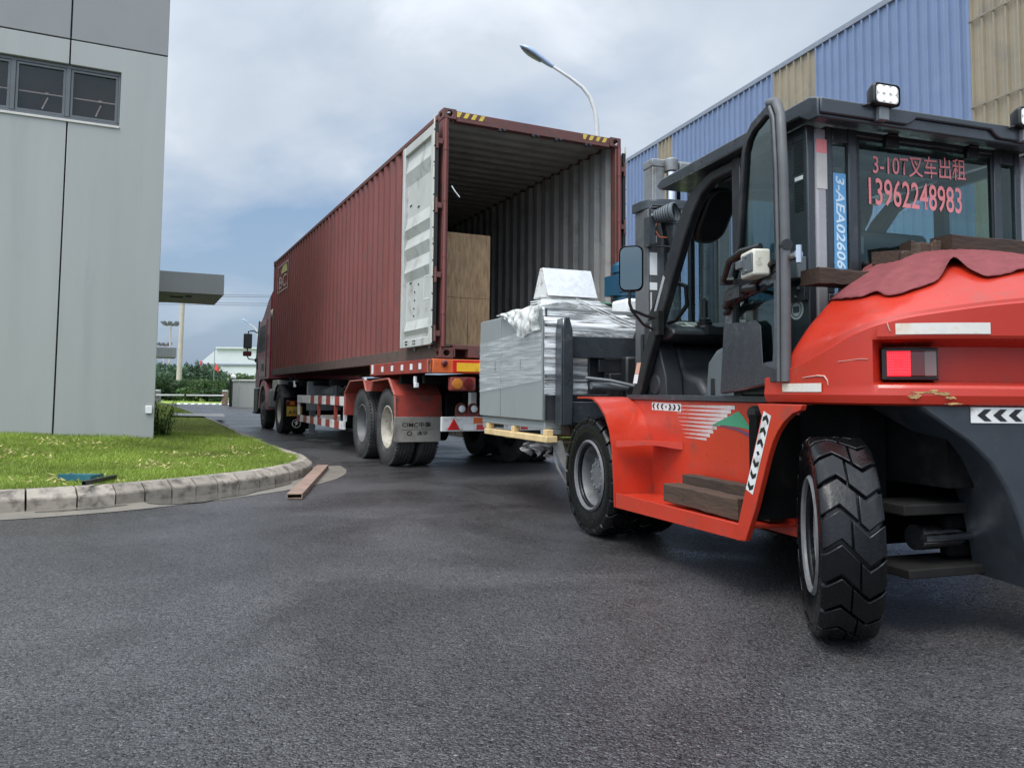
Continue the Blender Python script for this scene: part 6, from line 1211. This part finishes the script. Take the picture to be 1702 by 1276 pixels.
m = MB(); m.tube([dp(p, .02) for p in [(.815, 1.06), (.822, 1.4), (.825, 1.70), (.815, 2.06), (.79, 2.33), (.742, 2.405), (.66, 2.432)]], .023, 12); m.tube([dp(p, .044) for p in [(.79, 1.06), (.796, 1.4), (.80, 1.70), (.79, 2.06), (.765, 2.32), (.72, 2.39)]], .010, 8); obj('door_seal', m, MT['seal'], dr, smooth=50)
m = MB(); m.tube([dp((.785, 1.693), .02), dp((.85, 1.693), .02)], .027, 8); obj('seal_clip', m, MT['blackfilm'], dr)
m = MB()
for a, b, w in (((.06, 1.45), (.74, 1.63), .028), ((.0, 1.30), (.72, 1.52), .0)):
    if w: m.tube([dp(a, .045), dp(b, .045)], .014, 8)
m.tube([dp((.20, 1.62), .05), dp((.20, 1.62), .10), dp((.32, 1.70), .11), dp((.48, 1.725), .10), (dp((.60, 1.73), .05))], .018, 8); m.tube([dp((.16, 1.475), .05), dp((.20, 1.475), .09), dp((.35, 1.52), .10), dp((.5, 1.53), .09), dp((.56, 1.53), .05)], .02, 8); m.obox(dp((.36, 1.52), .105), DD + (0,), DN + (0,), (0, 0, 1), .12, .012, .028); m.box(*[v for c_ in zip(dp((.13, 1.60), .05), dp((.19, 1.64), .09)) for v in sorted(c_)]); obj('grab_handle', m, MT['blackfilm'], dr, smooth=40)
m = MB(); c = dp((.62, 1.635), .085); m.obox(c, DD + (0,), DN + (0,), (0, 0, 1), .085, .045, .065); lt = obj('latch_case', m, MT['cream'], dr, bevel=.012, segs=3)
m = MB(); c = dp((.635, 1.635), .132); m.obox(c, DD + (0,), DN + (0,), (0, 0, 1), .068, .004, .045); m.obox(dp((.56, 1.64), .14), DD + (0,), DN + (0,), (0, 0, 1), .03, .014, .02); [m.lathe([(.009, 0), (.007, .006), (.001, .007)], dp((.63, zz), .137), DN + (0,), 8) for zz in (1.60, 1.67)]; obj('latch_plate', m, MT['frame'], lt, bevel=.003)
m = MB(); m.tube([dp((.82, 1.64), .0), dp((.90, 1.64), -.01)], .022, 10); m.tube([dp((.90, 1.60), -.01), dp((.90, 1.68), -.01)], .014, 8); obj('latch_bolt', m, MT['steel'], dr, smooth=40)
m = MB(); m.box(.24, .297, -1.95, -1.80, 1.57, 1.68); obj('striker_box', m, MT['greyplastic'], fk, bevel=.006); m = MB(); m.box(.27, .297, -1.96, -1.78, 1.46, 1.54); [m.lathe([(.012, 0), (.01, -.012), (.001, -.013)], (.27, a, z), (1, 0, 0), 8) for a, z in ((-1.92, 1.52), (-1.90, 1.48), (-1.85, 1.515))]; obj('hinge_plate', m, MT['slate'], fk, bevel=.004)
m = MB(); m.lathe([(.001, -.03), (.035, -.03), (.04, 0), (.028, .03), (.001, .032)], (.20, -1.66, .90), (1, 0, 0), 14); m.box(.2, .29, -1.70, -1.62, .87, .94); obj('door_stop', m, MT['blackfilm'], fk, smooth=40)
# ---------------- lamps, mirror
for x0 in (.515, mx_(.675)):
    t_ = Vector((x0 + .08, -2.17, 2.452)); m = MB(); P = []
    for dy, w_, h_ in ((.075, .035, .03), (.06, .06, .045), (.02, .078, .052), (-.005, .082, .055), (-.012, .076, .05)):
        P.append([(t_.x + q[0], t_.y + dy, t_.z + q[1]) for q in rr_(-w_, w_, -h_, h_, .022)]); P[-1].append(P[-1][0])
    m.grid(P); m.add(P[0][:-1], [tuple(range(len(P[0]) - 1))]); wl = obj('work_lamp', m, MT['blackfilm'], fk, smooth=40)
    m = MB(); m.add([(t_.x + q[0], t_.y - .009 - .0, t_.z + q[1]) for q in rr_(-.068, .068, -.044, .044, .02)], [tuple(range(24))]); obj('lens', m, MT['lampwhite'], wl)
    m = MB()
    for i in range(3):
        for j in range(2): m.lathe([(.0205, 0), (.016, -.004), (.006, -.002), (.001, -.005)], (t_.x - .04 + .04 * i, t_.y - .0095, t_.z - .021 + .042 * j), (0, 1, 0), 14)
    obj('lens_cell', m, M('bright_lens_cell', (.85, .85, .85), .1, emit=(1, 1, .95), estr=.45), wl, smooth=50)
    m = MB(); m.box(t_.x - .03, t_.x + .03, t_.y + .01, t_.y + .05, t_.z - .12, t_.z - .053); obj('lamp_bracket', m, MT['greysteel'], wl, bevel=.004)
    m = MB(); m.tube([(t_.x - .11, t_.y + .035, t_.z - .055), (t_.x - .06, t_.y + .02, t_.z - .04), (t_.x - .03, t_.y + .06, t_.z - .02)], .006, 6); obj('lamp_cable', m, MT['blackfilm'], wl)
m = MB(); m.tube([(.31, -.46, 1.50), (.22, -.44, 1.52), (.115, -.44, 1.555), (.095, -.445, 1.60), (.095, -.45, 1.70)], .011, 8); m.tube([(.31, -.44, 1.415), (.20, -.44, 1.46), (.10, -.45, 1.56)], .010, 8); m.box(.27, .312, -.52, -.42, 1.39, 1.55); mr = obj('mirror_arm', m, MT['blackfilm'], fk, smooth=40)
mc = Vector((.10, -.46, 1.83)); du = Vector((.80, -.60, 0)).normalized(); dn_ = Vector((-.60, -.80, 0)).normalized(); m = MB(); P = []
for d_, sc_ in ((-.045, .6), (-.03, .9), (0, 1), (.012, .97)):
    P.append([tuple(mc + du * (q[0] * sc_) + Vector((0, 0, q[1] * sc_)) + dn_ * d_) for q in rr_(-.082, .082, -.155, .155, .045)]); P[-1].append(P[-1][0])
m.grid(P); m.add(P[0][:-1], [tuple(range(24))]); mo = obj('mirror', m, MT['blackfilm'], mr, smooth=40)
m = MB(); m.add([tuple(mc + du * q[0] + Vector((0, 0, q[1])) + dn_ * .009) for q in rr_(-.072, .072, -.143, .143, .04)], [tuple(range(24))]); obj('mirror_glass', m, MT['mirror'], mr)
# ---------------- mast, carriage and forks
ms = MT['slate']
for f in (lambda v: v, mx_):
    def B(m, a, b, *r): m.box(*sorted((f(a), f(b))), *r)
    m = MB(); B(m, .68, .70, .38, .60, .22, 2.47); B(m, .70, .80, .38, .40, .22, 2.47); B(m, .70, .80, .58, .60, .22, 2.47); mo = obj('mast_channel', m, M('mast_grey', (.085, .088, .09), .45, var=.12, dirt=(.04, .04, .038), damt=.3), fk, bevel=.006)
    m = MB(); B(m, .745, .765, .42, .57, .3, 2.83); B(m, .765, .855, .42, .44, .3, 2.83); B(m, .765, .855, .55, .57, .3, 2.83); obj('inner_rail', m, MT['greysteel'], fk, bevel=.005)
    m = MB(); m.tube([(f(.905), .40, .5), (f(.905), .40, 2.36)], .062, 18); m.tube([(f(.905), .40, 2.36), (f(.905), .40, 2.40)], .07, 18); lc = obj('lift_cylinder', m, ms, fk, smooth=40); m = MB(); m.tube([(f(.905), .40, 2.40), (f(.905), .40, 2.83)], .038, 18); obj('piston_rod', m, MT['steel'], lc, smooth=40)
m = MB()
for x, a0, b0, c0, d0 in ((.6775, .66, .70, 2.20, 2.26), (.6775, .655, .73, 1.94, 2.12), (.6775, .66, .70, 1.82, 1.88)): m.box(.695, .76, .3775, .3795, c0, d0)
obj('sticker', m, MT['white'], mo)
m = MB(); m.box(.70, .712, .3775, .3795, 1.62, 1.80); m.box(.715, .735, .3775, .3795, 1.60, 1.62); m.box(.70, .722, .3775, .3795, 1.40, 1.48); obj('mast_marking', m, MT['whitedirty'], mo)
m = MB(); a_ = [(.66, .62), (.66, .48), (.69, .40), (.76, .35), (.86, .33), (1.27, .33), (1.37, .35), (1.44, .40), (1.47, .48), (1.47, .62)]; m.prism(a_, 'z', 2.475, 2.545); m.prism([(p[0], p[1]) for p in a_], 'z', 2.54, 2.552); obj('mast_crosshead', m, ms, fk, bevel=.006)
m = MB(); m.box(.74, 1.39, .42, .58, 2.831, 2.90); m.tube([(.905, .40, 2.79), (.905, .40, 2.90)], .055, 16); m.tube([(1.225, .40, 2.79), (1.225, .40, 2.90)], .055, 16); m.box(.96, 1.17, .36, .42, 2.80, 2.87); obj('inner_crosshead', m, MT['greysteel'], fk, bevel=.01)
m = MB()
for x in (1.0, 1.13): m.tube([(x, .45, .6), (x, .45, 2.80)], .016, 6)
obj('lift_chain', m, MT['chassis'], fk)
m = MB(); m.tube([(1.06, .39, .6), (1.06, .39, 2.7)], .012, 6); m.tube([(.97, .39, .6), (.97, .39, 2.5)], .012, 6); obj('hydraulic_hose', m, MT['blackfilm'], fk)
m = MB(); m.lathe([(.001, -.10), (.03, -.10), (.035, -.06), (.05, -.055)] + [q for k in range(6) for q in ((.055 + .004 * k, -.05 + .022 * k), (.055 + .004 * k, -.038 + .022 * k), (.046 + .004 * k, -.036 + .022 * k))] + [(.078, .085), (.082, .11), (.07, .115)], (.75, .27, 2.40), (.55, -.8, .1), 20); hl = obj('mast_lamp', m, MT['greyplastic'], fk, smooth=30)
m = MB(); m.tube([(.80, .25, 2.47), (.655, .27, 2.47), (.64, .27, 2.44), (.64, .27, 2.17), (.66, .27, 2.15), (.86, .26, 2.15)], .007, 6); m.obox((.80, .30, 2.30), (1, 0, .25), (0, 1, 0), (-.25, 0, 1), .02, .03, .18); obj('lamp_guard', m, MT['blackfilm'], fk)
m = MB(); m.tube([(.72, .30, 2.36), (.70, .31, 2.29), (.74, .30, 2.23), (.82, .28, 2.225)], .006, 6); obj('lamp_wire', m, M('red_orange_wire', (.45, .12, .05), .5), fk)
m = MB(); m.box(.655, .71, .30, .41, 2.16, 2.40); obj('lamp_plate', m, ms, fk, bevel=.01)
cg = [(.70, .66), (.79, .66), (.79, 1.50), (.76, 1.62), (.73, 1.62), (.70, 1.50)]
m = MB(); m.box(.155, mx_(.155), .72, .78, 1.285, 1.462); m.box(.155, mx_(.155), .70, .78, .76, .93); cb = obj('carriage', m, ms, fk, bevel=.006)
for f in (lambda v: v, mx_):
    m = MB(); m.solid([(.075, .745), (.155, .745), (.165, 1.08), (.158, 1.46), (.158, 1.50), (.13, 1.605), (.09, 1.605), (.075, 1.5)], lambda p, h: (f(p[0]), .665 + h, p[1]), .02); m.solid([(.06, .745), (.0745, .745), (.0745, 1.6), (.06, 1.5)], lambda p, h: (f(p[0]), .667 + h, p[1]), .13); m.box(*sorted((f(.08), f(.154))), .69, .79, .75, 1.46); obj('carriage_end_plate', m, ms, fk, bevel=.005)
    m = MB(); m.prism([(.795, .50), (.795, 1.40), (.838, 1.40), (.842, .56), (2.15, .575), (2.15, .565), (.86, .505)], 'x', *sorted((f(.36), f(.50)))); obj('fork', m, MT['black'], fk, bevel=.006)
    m = MB(); m.tube([(f(.30), .62, 1.06), (f(.62), .62, 1.05)], .03, 12); m.tube([(f(.24), .60, 1.12), (f(.45), .58, 1.10), (f(.72), .50, 1.04)], .014, 8); obj('side_shift_cylinder', m, MT['greysteel'], fk, smooth=40)
    m = MB(); m.box(*sorted((f(.60), f(.74))), .60, .715, .95, 1.30); obj('carriage_roller', m, MT['blackfilm'], fk, bevel=.02)
m = MB(); m.box(.42, 1.71, .735, .775, 1.17, 1.28); m.box(.18, 1.95, .74, .775, .935, .99); m.box(.50, .64, .70, .78, .95, 1.16); obj('carriage_beam', m, MT['black'], fk, bevel=.006)
m = MB(); m.tube([(.70, .62, 1.45), (.72, .56, 1.55), (.78, .5, 1.60), (.86, .5, 1.52)], .03, 10); obj('hose_bend', m, MT['blackfilm'], fk, smooth=50)
m = MB(); m.solid([(-.105, 1.07), (-.165, 1.07), (-.19, 1.135), (-.13, 1.135)], lambda p, h: (.297 - h, p[0], p[1]), .001); sk = obj('white_label', m, MT['white'], fk); m = MB(); m.solid([(-.133, 1.137), (-.193, 1.137), (-.225, 1.215), (-.165, 1.215)], lambda p, h: (.297 - h, p[0], p[1]), .001); obj('label_head', m, M('label_pale_red', (.62, .36, .26), .5), sk)
# ------------------------------------------------------------ timbers and cloth
def timber(label, x0, x1, y0, y1, z0, z1, rz=0.0, seed=1, rough=.003):
    rr = random.Random(seed); m = MB(); n = 10; P = []; c = ((x0 + x1) / 2, (y0 + y1) / 2)
    for i in range(n + 1):
        x = (x1 - x0) * (i / n - .5); j = lambda: rr.uniform(-rough, rough); hy_ = (y1 - y0) / 2
        P.append([(x, -hy_ + j(), j() + .002), (x, hy_ + j(), j() + .002), (x, hy_ + j(), z1 - z0 + j()), (x, -hy_ + j(), z1 - z0 + j())]); P[-1].append(P[-1][0])
    m.grid(P); m.add(P[0][:4], [(0, 1, 2, 3)]); m.add(P[-1][:4], [(3, 2, 1, 0)]); p = wpos(FO, FYAW, c[0], c[1], z0)
    return tag(obj('timber_block', m, MT['wood'], bevel=.006, loc=p, rz=FYAW + rz), label, 'timber block')
timber('thick dark timber block lying in front on the forklift step', -.33, .33, -.055, .055, 0, 1, 0) if False else None
def timber_y(label, x0, x1, y0, y1, z0, z1, seed): o = timber(label, (x0 + x1) / 2 - (y1 - y0) / 2, (x0 + x1) / 2 + (y1 - y0) / 2, (y0 + y1) / 2 - (x1 - x0) / 2, (y0 + y1) / 2 + (x1 - x0) / 2, z0, z1, R(90), seed); return o
timber_y('thick dark timber block lying nearest the edge of the forklift step', .045, .145, -1.72, -.98, .366, .475, 2)
timber_y('thinner timber standing behind the thick block on the forklift step', .17, .25, -1.80, -.98, .366, .525, 3)
timber('squared grey timber at the left end of the row behind the cab window', .19, .62, -2.16, -2.03, 1.515, 1.588, .02, 4)
timber('small splintered dark timber stub between the grey timber and the big block', .60, .84, -2.17, -2.04, 1.625, 1.69, .25, 5, .012)
timber('little broken timber stub leaning at the left end of the big brown block', .82, .97, -2.12, -2.0, 1.69, 1.765, -.3, 6, .012)
timber('largest brown timber block on the forklift hood against the window', .985, 1.80, -2.17, -2.04, 1.70, 1.80, .0, 7)
kn_s = [.05, .379, .546, .60, .635, .736, .892, .97, 1.07, 1.115, 1.438, 1.75, 2.1, 2.5, 2.9, 3.25]; kn_t = [.24, .20, .17, .18, .135, .12, .18, .38, .20, .16, .25, .23, .22, .22, .2, .2]; kn_u = [.006, .006, .008, .035, .008, .006, .01, .055, .012, .008, .014, .02, .01, .012, .01, .01]
kx = np.linspace(0, PL, 400); ker = np.hanning(17); ker /= ker.sum()
KT = np.convolve(np.pad(np.interp(kx, kn_s, kn_t), 8, 'edge'), ker, 'valid'); KU = np.convolve(np.pad(np.interp(kx, kn_s, kn_u), 8, 'edge'), ker, 'valid')
m = MB(); P = []; ns = 150
for i in range(ns + 1):
    s = .05 + (PL - .1) * i / ns; te = float(np.interp(s, kx, KT)); ue = float(np.interp(s, kx, KU)); row = []
    for j in range(16):
        q = j / 15; t = te + (.80 - te) * q ** 1.3; row.append(hood(s, t, .010 + (ue - .006) * (1 - q) ** 2 + .004 * math.sin(s * 19 + q * 4) * (1 - q) + .0022 * math.sin(s * 47 + q * 13) * math.sin(q * 9 + s * 8) + .0015 * math.sin(s * 83 - q * 17)))
    P.append(row)
m.grid(P); cl = obj('cloth', m, MT['fabric'], smooth=70, loc=FO, rz=FYAW); sd_ = cl.modifiers.new('thick', 'SOLIDIFY'); sd_.thickness = .0035; sd_.offset = 1
tag(cl, 'faded maroon cloth draped over the red forklift hood', 'cloth')
